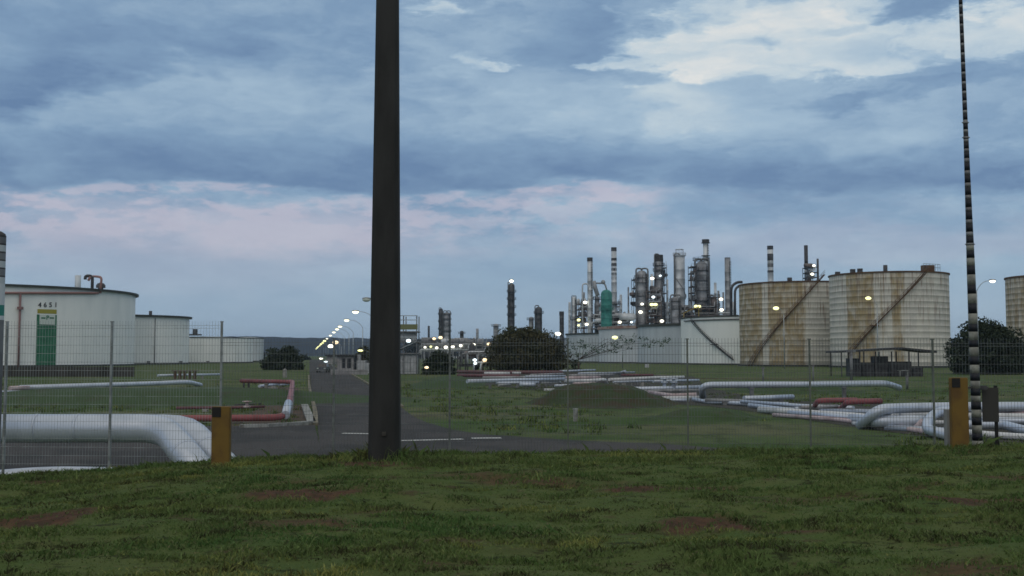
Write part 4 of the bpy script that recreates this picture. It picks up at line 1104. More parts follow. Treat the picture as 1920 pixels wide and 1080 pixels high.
frame('far low tangle of steel left of the small pair of columns', 786, 826, 634, 668, 700, 14, (640, 650), M['tw_dark'], 6, clutter=14, seed=93)
frame('far low tangle of steel right of the small pair of columns', 846, 912, 634, 668, 690, 14, (641, 650), M['tw_grey'], 8, clutter=20, seed=95)
for px, w_, tp, dy, m_ in ((1068, 5, 566, 20, 'tw_light'), (1095, 3.5, 548, 26, 'tw_grey'), (1128, 4, 560, 30, 'tw_light'), (1164, 5, 552, 28, 'tw_light'), (1178, 3, 538, 32, 'tw_grey'), (1222, 5, 514, 30, 'tw_light'),
        (1251, 4, 524, 34, 'tw_light'), (1296, 4.5, 512, 34, 'tw_grey'), (1341, 5, 530, 30, 'tw_light'), (1356, 3.5, 548, 22, 'tw_grey'), (1376, 5, 566, 30, 'tw_light')):
    column('slender pale distant stack standing among the main process columns', px, w_, tp, Y1 + dy, M[m_], (), ladder=False, dome=dy % 4 == 0, name='chimney', cat='chimney', group='slender stacks among the process columns')
# smaller far units on the left of the cluster
column('far dark column of the small pair with orange lamps at its foot', 827, 7, 578, 760, M['tw_dark'], (590, 604, 618), pw=1.3, riser=1)
column('far grey column with stepped decks beside the small dark one', 838, 13, 585, 760, M['tw_grey'], (590, 600, 611, 622), pw=1.15, riser=2)
column('tiny plain stack left of the small pair', 804, 4, 611, 760, M['tw_dark'], (), ladder=False, dome=False, name='chimney', cat='chimney')
column('tiny dark column midway between the small pair and the brownish tree', 866, 7, 620, 760, M['tw_dark'], (626,), ladder=False)
column('tiny slim grey stack left of the brownish tree', 895, 5, 616, 760, M['tw_grey'], (), ladder=False, dome=False, name='chimney', cat='chimney')
column('small grey column just left of the isolated dark column', 930, 10, 607, 700, M['tw_grey'], (612,), ladder=False)
frame('far low steel rack lit by a row of lamps left of the brownish tree', 785, 915, 646, 668, 420, 14, (648, 658), M['tw_grey'], 12, clutter=26,
      lamps=((797, 651, 'l_white', 6), (808, 650, 'l_yellow', 6), (819, 652, 'l_white', 7), (836, 651, 'l_white', 9), (849, 650, 'l_white', 8), (864, 648, 'l_white', 8), (888, 646, 'l_white', 8), (917, 645, 'l_orange', 10), (814, 635, 'l_orange', 8), (826, 633, 'l_orange', 9)), seed=61)
frame('near low pipe rack with two big lamps beside the dark round bush', 858, 1040, 668, 703, 190, 9, (672, 686), M['tw_dark'], 12, clutter=26,
      lamps=((890, 675, 'l_cool', 9), (891, 681, 'l_cool', 9), (909, 675, 'l_orange', 11)), seed=71)
frame('low steel rack under the brownish tree edge with a single lamp', 925, 985, 655, 700, 230, 8, (662, 680), M['tw_grey'], 5, clutter=12, lamps=((958, 651, 'l_white', 9),), seed=77)

# loading tower right of the big pole
D = 168; o = tag(empty('loading_tower', at(757, 703, D)), 'pale multi storey steel tower right of the big dark pole with one lamp', 'tower')
q = at(757, 703, D); q.z = GZ; o.location = q; o['_o'] = tuple(q)
xa, xb = at(731, 700, D).x, at(781, 700, D).x; zpx = lambda py: at(760, py, D).z
b = MB()
for x_ in (xa, (xa + xb) / 2, xb):
    for y_ in (D, D + 4): b.box((x_, y_, (zpx(592) + GZ) / 2), (0.16, 0.16, zpx(592) - GZ))
b.build('columns', M['rail'], o)
for py, h_, m_ in ((663, 0.2, 'rail'), (640, 0.18, 'rail'), (622, 0.18, 'rail')):
    MB().box(((xa + xb) / 2, D + 2, zpx(py)), (xb - xa + 0.4, 4.4, h_)).build('deck', M[m_], o)
MB().box(((xa + xb) / 2, D - 0.12, (zpx(608) + zpx(618)) / 2), (xb - xa + 0.3, 0.1, zpx(608) - zpx(618))).build('band', M['band'], o)
MB().box(((xa + xb) / 2, D + 2, (zpx(666) + zpx(701)) / 2), (xb - xa - 0.25, 3.6, zpx(666) - zpx(701))).build('cabin', M['bldw'], o)
MB().box(((xa + xb) / 2 + 0.6, D + 2, (zpx(624) + zpx(638)) / 2), ((xb - xa) * 0.6, 3.0, zpx(624) - zpx(638))).build('cabin', M['bldw'], o)
b = MB()
for i in range(9): x_ = xa + (xb - xa) * i / 8; b.box((x_, D - 0.14, (zpx(640) + zpx(632)) / 2), (0.06, 0.06, zpx(632) - zpx(640)))
for py in (632, 592, 600): b.box(((xa + xb) / 2, D - 0.14, zpx(py)), (xb - xa + 0.2, 0.09, 0.12))
b.tube([(xa, D - .2, zpx(663)), (xb, D - .2, zpx(640))], 0.07, 5)
b.build('railing', M['galv'], o)
for i in range(3): MB().box((xa + (xb - xa) * (0.25 + 0.25 * i), D + 0.17, (zpx(672) + zpx(698)) / 2), (0.08, 0.06, zpx(672) - zpx(698))).build('panel_joint', M['rail'], o)
add_lamp(o, 766, 639, D - 1.2, 'l_cool', 11)

# guard house, low wall and small plant right of the road
D = 172; zpx = lambda py: at(650, py, D).z
o = tag(empty('guard_house', (at(655, 700, D).x, D, GZ)), 'small grey guard house with dark doorway and flat overhanging roof beside the road', 'building')
def wallbox(x0, x1, t0, t1, name, m, par, dy=0, dep=4):
    a, c_ = at(x0, 690, D).x, at(x1, 690, D).x
    return MB().box(((a + c_) / 2, D + dep / 2 + dy, (zpx(t0) + zpx(t1)) / 2), (c_ - a, dep, abs(zpx(t0) - zpx(t1)))).build(name, m, par)
wallbox(632, 663, 668, 701, 'wall', M['bld'], o); wallbox(629, 667, 665, 668, 'roof', M['roofd'], o, -0.4, 5)
wallbox(641, 647, 672, 690, 'window', M['glassdark'], o, -0.05, 0.1); wallbox(651, 658, 672, 690, 'window', M['glassdark'], o, -0.05, 0.1)
wallbox(663.2, 668, 667, 691, 'door', M['glassdark'], o, 0.3, 3)
wallbox(668.2, 684, 676, 701, 'annex', M['bldw'], o, 0.2, 3.5); wallbox(668.5, 674, 665, 676, 'chimney', M['bldw'], o, 0.8, 1)
D = 165; o = tag(MB().box(((at(620, 690, D).x + at(690, 690, D).x) / 2, D, (zpx(693) + GZ) / 2), (at(690, 690, D).x - at(620, 690, D).x, 0.25, zpx(693) - GZ)).build('low_wall', M['bld']), 'low grey boundary wall in front of the guard house', 'wall')
D = 168; o = tag(empty('transformer', (at(687, 700, D).x, D + 1, GZ)), 'pale boxy transformer cabinet with dark side left of the big pole', 'transformer')
wallbox(683.5, 690, 680, 700, 'cabinet', M['bldw'], o, 1, 1.5); wallbox(690.2, 700, 684, 700, 'cooling_fins', M['steel'], o, 1, 1.5)
wallbox(685, 688, 676, 680, 'bushing', M['steel'], o, 1.5, .5)
# far buildings by the vanishing road
D = 330; o = tag(empty('warehouse', (at(640, 680, D).x, D, GZ)), 'distant low grey warehouse behind the guard house', 'building')
wallbox(612, 700, 668, 683, 'wall', M['bld'], o, 0, 12); wallbox(610, 702, 665, 668, 'roof', M['roofd'], o, -0.5, 13)

# car coming along the road
D = 185; q = gz(606, 703); q = Vector((at(606, 690, D).x, D, GZ + 0.03))
o = tag(empty('car', q), 'small dark car far down the access road', 'car')
b = MB(); b.box((q.x, q.y, q.z + 0.62), (1.66, 3.9, 0.62)); b.build('body', M['carpaint'], o)
b = MB(); b.box((q.x, q.y + 0.2, q.z + 1.18), (1.5, 2.0, 0.5), taper=0.82); b.build('cabin', M['glassdark'], o)
for sx in (-0.78, 0.78):
    for sy in (-1.25, 1.25):
        b = MB(); b.tube([(q.x + sx - 0.1, q.y + sy, q.z + 0.31), (q.x + sx + 0.1, q.y + sy, q.z + 0.31)], 0.31, 12); b.build('wheel', M['rubber'], o)
    b = MB(); b.box((q.x + sx * 0.75, q.y - 1.97, q.z + 0.7), (0.3, 0.06, 0.16)); b.build('headlight', M['card'], o)
b = MB(); b.box((q.x, q.y - 1.97, q.z + 0.4), (1.6, 0.1, 0.14)); b.build('bumper', M['rail'], o)

# ------------------------------------------------------------------ street lamps
def street_lamp(loc, H=9.2, arm=2.6, side=-1, lit='l_white', lr=0.40, name='street_lamp'):
    o = empty(name, loc); x_, y_, z_ = loc
    MB().tube([(x_, y_, z_), (x_, y_, z_ + H * 0.5), (x_, y_, z_ + H - 1.4)], [0.12, 0.09, 0.06], 8).build('pole', M['galv'], o)
    pts_ = [(x_, y_, z_ + H - 1.4), (x_ + side * arm * 0.18, y_, z_ + H - 0.75), (x_ + side * arm * 0.5, y_, z_ + H - 0.15), (x_ + side * arm, y_, z_ + H + 0.05)]
    MB().tube(fillet(pts_, 0.5), 0.045, 6).build('arm', M['galv'], o)
    hx_ = x_ + side * (arm + 0.3)
    h = MB(); h.ball((hx_, y_, z_ + H + 0.09), 0.52, 0.24, 0.13, 10, 6); h = h.build('lamp_head', M['rail'], o)
    b = MB(); b.ball((hx_, y_, z_ + H - 0.05), lr * 1.25, 0.26, lr * 0.72, 10, 6); b.build('lens', M[lit] if lit else M['card'], h)
    return o


SL = 'street lamps along the access road'
first = street_lamp((0, 0, 0), lit='l_street', lr=0.37); reg(first)
first2 = street_lamp((0, 0, 0), lit='l_yellow', lr=0.58); reg(first2)
labels = ['nearest lit lamp of the road row, highest and rightmost bright one', 'second lit lamp from the near end of the road row', 'third lit lamp from the near end of the road row',
          'fourth lit lamp from the near end of the road row', 'fifth lit lamp from the near end of the road row, left of the big pole', 'sixth lit lamp of the road row, just above the skyline hill',
          'seventh lit lamp of the road row, at the hill crest', 'eighth lamp of the road row, first yellowish one against the hill', 'ninth lamp of the road row, yellowish against the hill',
          'tenth lamp of the road row, yellowish and low against the hill', 'eleventh lamp of the road row, near the vanishing point', 'twelfth lamp of the road row, near the vanishing point',
          'thirteenth lamp of the road row, farthest but one', 'farthest and lowest yellowish lamp of the road row']
hl = 9.2
dists = [159, 198, 242, 268, 305, 356, 425, 500, 575, 660, 760, 880, 1020, 1200]
for i, d_ in enumerate(dists):
    dpy = 9.0 - 3.0
    p_ = rp(d_, 0); lamp_off = 6.35
    loc = rp(d_, lamp_off + 2.9)
    src = first if i < 7 else first2
    o = src if i in (0,) else copy_thing(src, loc)
    if i == 0: o.location = loc; o['_o'] = tuple(loc)
    o.location.z = GZ; tag(o, labels[i], 'street lamp', SL)
    if i >= 7:
        for ch in o.children_recursive:
            pass
bpy.data.objects.remove(first2, do_unlink=True) if False else None
# reuse the second prototype as the flood at the guard house
first2.location = Vector((at(687, 690, 172).x, 172 + 6, GZ)); first2['_o'] = tuple(first2.location); tag(first2, 'low yellow street lamp behind the guard house, left of the big pole', 'street lamp', SL)
first2.scale = (0.62, 0.62, 0.40)
o = street_lamp(tuple(rp(131, 9.4)), lit=None, H=9.6); tag(o, 'unlit street lamp whose arm reaches out left of the big pole', 'street lamp', SL)
for px, py, D, lit, lab in ((629, 642, 300, 'l_orange', 'orange lamp against the hill right of the lamp row'), (620, 649, 300, 'l_white', 'small white lamp against the hill below the orange one'),
                            (602, 672, 260, 'l_white', 'dim white lamp low over the road end'), (611, 678, 240, 'l_cool', 'dim bluish lamp low beside the far road'),
                            (1046, 626, 240, 'l_white', 'lamp at the right edge of the brownish tree'), (1153, 633, 240, 'l_yellow', 'yellowish lamp in front of the grey tank with the red rim'),
                            (1455, 578, 232, 'l_yellow', 'lamp shining in front of the ochre stained tank'), (1628, 559, 205, 'l_yellow', 'lamp shining in front of the tallest rusty tank'),
                            (1861, 527, 150, 'l_white', 'bright lamp on a curved arm right of the striped mast')):
    p_ = at(px, py, D); side = 1 if px > 1800 else -1; arm = 1.9 if px > 1800 else 1.3
    o = street_lamp((p_.x - side * (arm + 0.3), D, GZ), H=p_.z - GZ + 0.05, arm=arm, side=side, lit=lit, lr=max(0.32, 4.6 * mpp(D)) if px not in (602, 611) else 0.35)
    tag(o, lab, 'street lamp', 'other street lamps')
p_ = at(800, 689, 158); o = street_lamp((p_.x + 0.9, 158, GZ), H=max(0.9, p_.z - GZ), arm=0.5, side=-1, lr=0.3) if False else None
b = tag(empty('floodlight', (p_.x, 158, GZ)), 'low floodlight on a short stake in front of the dark round bush', 'floodlight')
MB().tube([(p_.x, 158, GZ), (p_.x, 158, p_.z)], 0.05, 6).build('stake', M['steel'], b)
h = MB().box((p_.x, 158, p_.z), (0.66, 0.25, 0.42)).build('lamp_head', M['steel'], b)
lb = MB(); lb.ball((p_.x, 157.86, p_.z), 0.30, 0.12, 0.18); lb.build('lens', M['l_orange'], h)

# ------------------------------------------------------------------ pipes
def PZ(px, py, zz): return gz(px, py, zz)


def pipe(label, pts, dia, m, bend=0.5, sup=6.0, name='pipe', group=None, raw=False, n=10, rings=0, smat='conc'):
    """pts: (column, row, height above the flat land) or world points; dia in metres"""
    P_ = [Vector(q) if raw else gz(q[0], q[1], GZ + q[2]) for q in pts]
    fp = fillet(P_, bend, 3 if dia > 0.7 else 6); b = MB(); b.tube(fp, dia / 2, n)
    if rings:            # joints of the cladding
        for a_, c_ in zip(fp[:-1], fp[1:]):
            L_ = (c_ - a_).length
            if L_ > rings:
                for k in range(1, int(L_ / rings)):
                    q = a_.lerp(c_, k * rings / L_); d = (c_ - a_).normalized() * 0.03; b.tube([q - d, q + d], dia / 2 + 0.008, n)
    o = tag(b.build(name, M[m]), label, 'pipe', group)
    if sup:
        for a_, c_ in zip(P_[:-1], P_[1:]):
            L_ = (Vector((c_.x, c_.y)) - Vector((a_.x, a_.y))).length
            if L_ < sup * 0.7 or abs(c_.z - a_.z) > L_ * 0.4: continue
            k = max(1, int(L_ / sup))
            for i in range(k):
                q = a_.lerp(c_, (i + 0.5) / k); hh = q.z - dia / 2 - GZ
                if hh < 0.06: continue
                s_ = MB().box((q.x, q.y, GZ + hh / 2), (0.22, 0.28, hh)); s_.box((q.x, q.y, GZ + hh - 0.02), (0.3, dia * 1.1, 0.08)); s_.build('support', M[smat], o)
    return o


G1 = 'big insulated pipes by the fence'
w3 = lambda px, py, Yd: tuple(at(px, py, Yd))
pipe('huge white insulated pipe running in from the left and bending down to the bank', [w3(-160, 803, 27.0), w3(308, 803, 27.0), w3(392, 905, 24.6)], 0.69, 'clad', 0.6, 15, raw=True, n=28, rings=1.0, group=G1)
pipe('second huge insulated pipe tucked behind the first, its bent end showing above', [w3(-160, 805, 28.6), w3(350, 803, 28.6), w3(450, 905, 25.8)], 0.72, 'clad', 0.6, 15, raw=True, n=28, rings=1.0, group=G1)
pipe('low white pipe at the bottom left, half hidden by the grass bank', [w3(-60, 899, 23.6), w3(60, 889, 23.8), w3(140, 887, 24.0), w3(330, 893, 23.6)], 0.30, 'clad', 1.5, 0, raw=True, n=16, group=G1)
G2 = 'red pipes left of the road'
pipe('long thick dark red pipe with a pale riser and a raised far loop', [(-100, 786, 0.25), (300, 785, 0.25), (534, 783, 0.25), (543, 752, 0.8), (549, 716, 1.15), (452, 714, 1.15)], 0.30, 'red_pipe', 0.9, 5, group=G2)
bpy.context.view_layer.update()
o = pipe('short pale sleeve over the bend of the thick red pipe', [(535, 778, 0.35), (541, 756, 0.76)], 0.38, 'clad', 0, 0, name='pipe_sleeve', group=G2)
pipe('thin dull red pipe just above the thick red one', [(330, 765, 0.2), (440, 764, 0.2), (496, 762, 0.2)], 0.16, 'dull_red', 0.4, 4, group=G2)
pipe('thin brown pipe low behind the thin red one', [(440, 759, 0.15), (490, 757, 0.15)], 0.09, 'steel', 0, 0, group=G2)
b = MB(); q = gz(463, 763, GZ + 0.3); b.lathe([(0.10, 0), (0.2, 0.05), (0.2, 0.1), (0.08, 0.14), (0.08, 0.3), (0.25, 0.32), (0.25, 0.36), (0.01, 0.38)], (q.x, q.y, GZ + 0.24), 12)
tag(b.build('valve', M['pink_pipe']), 'small pinkish valve on the thin red pipe', 'valve')
b = MB()
for px in (457, 466):
    q = gz(px, 736); b.box((q.x, q.y, GZ + 0.55), (0.13, 0.13, 1.1))
b.box((gz(461, 736).x, gz(461, 736).y, GZ + 0.95), (0.9, 0.11, 0.11))
tag(b.build('pipe_stand', M['steel']), 'dark stand under the far end of the raised red pipe', 'stand')
pipe('short white pipe segment inside the red loop, left one', [(486, 724, 0.3), (505, 722, 0.3), (521, 720, 0.35)], 0.26, 'clad', 0.2, 3)
pipe('short white pipe segment inside the red loop, right one', [(523, 721, 0.3), (540, 720, 0.3)], 0.28, 'clad', 0, 3)
b = MB(); q = gz(512, 732); b.box((q.x, q.y, GZ + 0.12), (0.7, 0.5, 0.26)); b.box((q.x, q.y, GZ + 0.3), (0.35, 0.3, 0.12)); tag(b.build('concrete_block', M['conc']), 'small pale concrete block under the white segments inside the red loop', 'block')
b = MB(); q = gz(534, 708); b.box((q.x, q.y, GZ + 0.45), (0.5, 0.5, 0.9)); b.lathe([(0.25, 0), (0.3, 0.1), (0.01, 0.3)], (q.x, q.y, GZ + 0.9), 10); tag(b.build('hydrant', M['conc']), 'small grey standpipe box just above the red loop', 'standpipe')
G3 = 'white pipes in front of the left tanks'
pipe('long white pipe lying before the retaining wall, curving down at its right end', [(36, 727, 0.42), (290, 719, 0.42), (352, 716, 0.5), (376, 722, 0.10)], 0.42, 'clad', 1.2, 7, group=G3)
pipe('reddish end piece on the left end of the long white pipe', [(18, 728, 0.42), (54, 727, 0.42)], 0.36, 'pink_pipe', 0, 0, group=G3)
pipe('thinner white pipe in front of the long white pipe', [(-60, 735, 0.15), (240, 734, 0.15), (290, 733, 0.12)], 0.22, 'clad', 0.4, 7, group=G3)
pipe('thin far white pipe in the grass below the medium white tank', [(296, 704, 0.5), (345, 703, 0.5), (413, 702, 0.5)], 0.30, 'clad', 0.4, 6, group=G3)
b = MB(); q = gz(340, 712); 
for i in range(5): b.box((q.x - 1.2 + i * 0.6, q.y + 1.4, GZ + 0.5), (0.3, 0.3, 1.0))
b.box((q.x, q.y + 1.4, GZ + 1.05), (3.2, 0.3, 0.12)); tag(b.build('pipe_stand', M['dirt']), 'brownish pier row behind the curved end of the long white pipe', 'stand')

G4 = 'pipeway in the middle distance'
PP = [
 ('long white pipe along the front of the middle pipeway', [(876, 715, 0.7), (960, 713, 0.7), (1060, 711, 0.7)], 0.36, 'clad', 6),
 ('purple red pipe band behind the long white pipe', [(858, 697, 0.9), (960, 698, 0.9), (1055, 698, 0.9)], 0.42, 'dull_red', 7),
 ('lower purple red pipe band beside the dark round bush', [(858, 704, 0.7), (975, 705, 0.7)], 0.36, 'dull_red', 7),
 ('short pale pipe piece over the purple red pipes', [(908, 700, 0.95), (956, 700, 0.95)], 0.34, 'white_pipe', 5),
 ('second short pale pipe piece over the purple red pipes, right of the first', [(960, 699, 0.95), (977, 699, 0.95)], 0.30, 'white_pipe', 0),
 ('thin grey pipe behind the long white pipe, centre', [(995, 703, 0.8), (1056, 701, 0.8)], 0.24, 'grey_pipe', 6),
 ('thin pale pipe behind the centre, above the grey one', [(1050, 696, 1.0), (1116, 694, 1.0)], 0.26, 'clad', 6),
 ('short pale pipe kinked upward, right of the thin pale pipe', [(1126, 701, 0.8), (1160, 700, 0.8), (1172, 696, 1.3)], 0.26, 'clad', 5),
 ('greyish pipe with an elbow dropping beside the dark round vessel mound', [(1060, 715, 0.6), (1105, 714, 0.7), (1134, 712, 0.75), (1139, 723, 0.05)], 0.34, 'white_pipe', 5),
 ('pale double pipe just above the elbow pipe', [(1060, 709, 0.8), (1125, 708, 0.8)], 0.34, 'pink_pipe', 5),
 ('low white pipe in front, crossing from the elbow to the tall loop', [(1132, 729, 0.35), (1205, 729, 0.35), (1240, 728, 0.4), (1318, 726, 0.45)], 0.34, 'clad', 5),
 ('pinkish white pipe rising to the right above the low white pipe', [(1142, 712, 0.7), (1235, 708, 0.75), (1282, 707, 0.75)], 0.30, 'white_pipe', 6),
 ('dull red pipe over the pinkish white pipe', [(1165, 703, 0.95), (1225, 703, 0.95)], 0.24, 'dull_red', 6),
 ('short low pipe left of the mound, first from the left', [(935, 722, 0.35), (956, 721, 0.35)], 0.20, 'grey_pipe', 0),
 ('brighter short low pipe near the mound', [(974, 721, 0.4), (1004, 721, 0.4)], 0.36, 'clad', 3),
 ('thin pale pipe under the long white pipe', [(1014, 717, 0.45), (1050, 716, 0.45), (1052, 723, 0.05)], 0.24, 'white_pipe', 3),
 ('short low pale pipe touching the top of the mound', [(1020, 731, 0.12), (1040, 731, 0.12)], 0.22, 'white_pipe', 0),
 ('thin pale pipe lying behind the mound top', [(1060, 730, 0.3), (1120, 727, 0.3)], 0.20, 'white_pipe', 4),
 ('grey pipe below the low white pipe left of the tall loop', [(1216, 736, 0.3), (1260, 742, 0.2), (1306, 740, 0.3)], 0.30, 'pink_pipe', 3),
 ('bright short pipe below the grey one left of the tall loop', [(1250, 750, 0.18), (1292, 750, 0.18)], 0.26, 'clad', 3),
 ('white pipe at the foot of the tall loop running right', [(1300, 749, 0.2), (1330, 754, 0.12), (1400, 757, 0.16), (1478, 758, 0.16)], 0.26, 'clad', 4),
 ('tall white pipe loop with a long horizontal top and drooping right end', [(1318, 748, 0.1), (1316, 722, 1.05), (1500, 721, 1.05), (1662, 719, 1.05), (1686, 727, 0.7)], 0.42, 'clad', 5),
 ('short white pipe under the tall loop, ending at the grass heap', [(1395, 747, 0.4), (1440, 746, 0.4), (1486, 744, 0.4)], 0.32, 'clad', 3),
 ('thin grey pipe between the loop foot and the short white pipe', [(1322, 750, 0.3), (1396, 751, 0.3)], 0.2, 'grey_pipe', 3),
]
for lab, pts, dia, m_, sup in PP:
    pipe(lab, pts, dia, m_, 0.55 if 'tall white' not in lab else 0.7, sup, group=G4, smat='rail')
G5 = 'pipes at the lower right behind the bank'
PP = [
 ('red pipe with a bent left leg, left one of the two red pipes', [(1522, 770, 0.05), (1534, 751, 0.85), (1606, 750, 0.85)], 0.24, 'red_pipe', 4),
 ('red pipe with a bent left leg, right one of the two red pipes', [(1570, 772, 0.05), (1590, 753, 0.85), (1652, 752, 0.85)], 0.26, 'red_pipe', 4),
 ('grey white pipe slanting down right, farthest left of the right cluster', [(1405, 760, 0.15), (1470, 768, 0.15), (1560, 772, 0.2), (1640, 776, 0.25)], 0.26, 'clad', 4),
 ('thicker pale pipe slanting below the first in the right cluster', [(1424, 768, 0.2), (1500, 773, 0.2), (1600, 780, 0.25), (1640, 784, 0.25)], 0.32, 'white_pipe', 4),
 ('pinkish pipe along the grass edge of the right cluster', [(1450, 778, 0.1), (1560, 786, 0.1), (1660, 797, 0.1), (1780, 817, 0.1)], 0.20, 'pink_pipe', 4),
 ('dull red pipe between the two slanting pale pipes', [(1500, 779, 0.12), (1600, 788, 0.12)], 0.14, 'red_pipe', 0),
 ('short white pipe right behind the bent legs of the red pipes', [(1490, 767, 0.3), (1545, 766, 0.3)], 0.22, 'clad', 3),
 ('big white pipe rising from the left and running right behind the yellow post', [(1612, 800, 0.1), (1646, 767, 0.85), (1700, 765, 0.85), (1800, 763, 0.85), (2050, 762, 0.85)], 0.42, 'clad', 5),
 ('thick white pipe below the big white pipe', [(1596, 786, 0.12), (1640, 790, 0.35), (1690, 790, 0.35), (1732, 790, 0.35)], 0.50, 'clad', 3),
 ('thick white U shaped elbow beside the right yellow post', [(1800, 770, 0.8), (1757, 772, 0.8), (1739, 790, 0.5), (1738, 806, 0.25), (1790, 818, 0.2)], 0.38, 'clad', 0),
 ('slanting grey brace pipe in the middle of the right cluster', [(1655, 800, 0.02), (1681, 775, 0.62)], 0.22, 'white_pipe', 0),
 ('slanting pinkish brace pipe left of the U shaped elbow', [(1712, 807, 0.02), (1730, 789, 0.42)], 0.22, 'pink_pipe', 0),
 ('small pale pipe inside the U shaped elbow', [(1750, 792, 0.3), (1800, 793, 0.3)], 0.18, 'white_pipe', 0),
 ('pink and white pipe at the right edge below the big white pipe', [(1820, 775, 0.55), (2040, 778, 0.55)], 0.24, 'pink_pipe', 4),
 ('curving white pipe at the lower right corner of the cluster', [(1800, 796, 0.35), (1880, 796, 0.35), (1925, 808, 0.3), (2040, 812, 0.3)], 0.34, 'clad', 4),
 ('low pale pipe nearest the bank right of the striped mast', [(1800, 810, 0.2), (1880, 817, 0.15), (2040, 826, 0.15)], 0.24, 'white_pipe', 4),
]
for lab, pts, dia, m_, sup in PP: pipe(lab, pts, dia, m_, 0.6, sup, group=G5, smat='rail')
for x0, y0, x1, y1, h_, d_, m_ in ((905, 708, 1050, 707, .8, .26, 'grey_pipe'), (930, 718, 1010, 717, .5, .22, 'clad'), (985, 706, 1060, 705, .9, .2, 'clad'), (1065, 704, 1150, 703, .9, .24, 'grey_pipe'),
        (1075, 719, 1130, 718, .5, .2, 'pink_pipe'), (1150, 716, 1240, 714, .6, .2, 'clad'), (1140, 734, 1215, 734, .3, .22, 'white_pipe'), (1200, 733, 1310, 732, .4, .22, 'grey_pipe'), (1225, 715, 1310, 713, .7, .24, 'clad'),
        (1040, 723, 1120, 722, .4, .22, 'clad'), (1235, 746, 1310, 745, .25, .2, 'white_pipe'), (1085, 700, 1190, 698, 1.0, .2, 'clad')):
    pipe('one of the thin parallel pipes packed into the middle pipeway', [(x0, y0, h_), (x1, y1, h_)], d_, m_, 0, 6, group='thin parallel pipes of the middle pipeway', smat='rail')
for pts, d_, m_ in ((((1390, 753, .3), (1500, 761, .3), (1600, 765, .35)), .22, 'clad'), (((1440, 764, .15), (1540, 777, .15), (1640, 789, .15)), .24, 'white_pipe'), (((1480, 774, .2), (1590, 783, .2), (1620, 792, .05)), .26, 'clad'),
        (((1540, 770, .35), (1640, 772, .4), (1700, 775, .45)), .24, 'clad'), (((1660, 802, .1), (1760, 806, .12), (1830, 812, .1)), .24, 'clad'), (((1600, 794, .08), (1700, 803, .08), (1790, 812, .08)), .18, 'white_pipe'),
        (((1690, 777, .5), (1790, 779, .5), (1990, 782, .5)), .26, 'white_pipe'), (((1820, 786, .4), (1900, 789, .4), (2000, 790, .4)), .26, 'clad'), (((1500, 764, .4), (1570, 762, .4)), .2, 'grey_pipe')):
    pipe('one of the pale pipes tangled low in the right cluster behind the bank', list(pts), d_, m_, 0.6, 4, group='tangled pale pipes of the right cluster', smat='rail')
# upright valves of the middle pipeway
for i, px in enumerate((1246, 1263)):
    q = gz(px, 729, GZ + 0.35); b = MB(); b.lathe([(0.16, 0), (0.16, 0.5), (0.28, 0.52), (0.28, 0.6), (0.12, 0.64), (0.12, 0.8), (0.36, 0.82), (0.36, 0.88), (0.02, 0.9)], (q.x, q.y, GZ + 0.3), 12)
    tag(b.build('valve', M['clad']), ('left' if i == 0 else 'right') + ' one of two pale upright valves left of the tall pipe loop', 'valve', 'upright valves')
for i, (px, ww) in enumerate(((1156, 0.35), (1170, 0.4), (1187, 0.3), (1204, 0.3))):
    q = gz(px, 724); b = MB(); b.box((q.x, q.y, GZ + 0.22), (ww, 0.3, 0.44)); b.box((q.x, q.y, GZ + 0.48), (ww * 0.6, 0.2, 0.12))
    tag(b.build('pipe_block', M['conc']), ('first', 'second', 'third', 'fourth')[i] + ' small pale block from the left under the pinkish white pipe', 'block', 'small blocks under the pipeway')
b = MB(); q = gz(1128, 730); b.lathe([(0.55, 0), (0.6, 0.2), (0.5, 0.62), (0.02, 0.78)], (q.x, q.y, GZ), 14); tag(b.build('sump', M['steel']), 'dark round sump below the pipe elbow', 'sump')
b = MB(); q = gz(1079, 790); b.box((q.x, q.y, GZ + 0.26), (0.2, 0.2, 0.52)); b.box((q.x, q.y, GZ + 0.55), (0.24, 0.24, 0.06)); tag(b.build('marker_stake', M['kerb']), 'tiny pale marker stake standing alone in the grass below the mound', 'marker')
b = MB(); q = gz(1213, 689); b.box((q.x, q.y, GZ + 0.4), (0.9, 0.7, 0.8)); tag(b.build('cabinet', M['bldw']), 'small pale box in the grass below the grey tanks', 'box')

# shed in front of the tallest rusty tank
D = 150; o = tag(empty('open_shed', (at(1663, 700, D).x, D + 2.5, GZ)), 'open dark shed with low gabled roof in front of the tallest rusty tank', 'shed')
X_ = lambda px: at(px, 690, D).x; Z_ = lambda py: at(1660, py, D).z
b = MB(); ridge = X_(1690)
for xa_, xb_, za, zb in ((X_(1570), ridge, Z_(658.5), Z_(651)), (ridge, X_(1755), Z_(651), Z_(657.5))):
    b.add([(xa_, D - 0.5, za), (xb_, D - 0.5, zb), (xb_, D + 5.5, zb), (xa_, D + 5.5, za), (xa_, D - 0.5, za - 0.22), (xb_, D - 0.5, zb - 0.3), (xb_, D + 5.5, zb - 0.3), (xa_, D + 5.5, za - 0.22)],
          [(0, 1, 2, 3), (7, 6, 5, 4), (0, 4, 5, 1), (1, 5, 6, 2), (2, 6, 7, 3), (3, 7, 4, 0)])
b.build('roof', M['roofd'], o)
for px in (1578, 1612, 1642, 1672, 1705, 1748):
    for dy in (0, 5): MB().box((X_(px), D + dy, (Z_(659) + GZ) / 2), (0.14, 0.14, Z_(659) - GZ)).build('post', M['steel'], o)
b = MB()
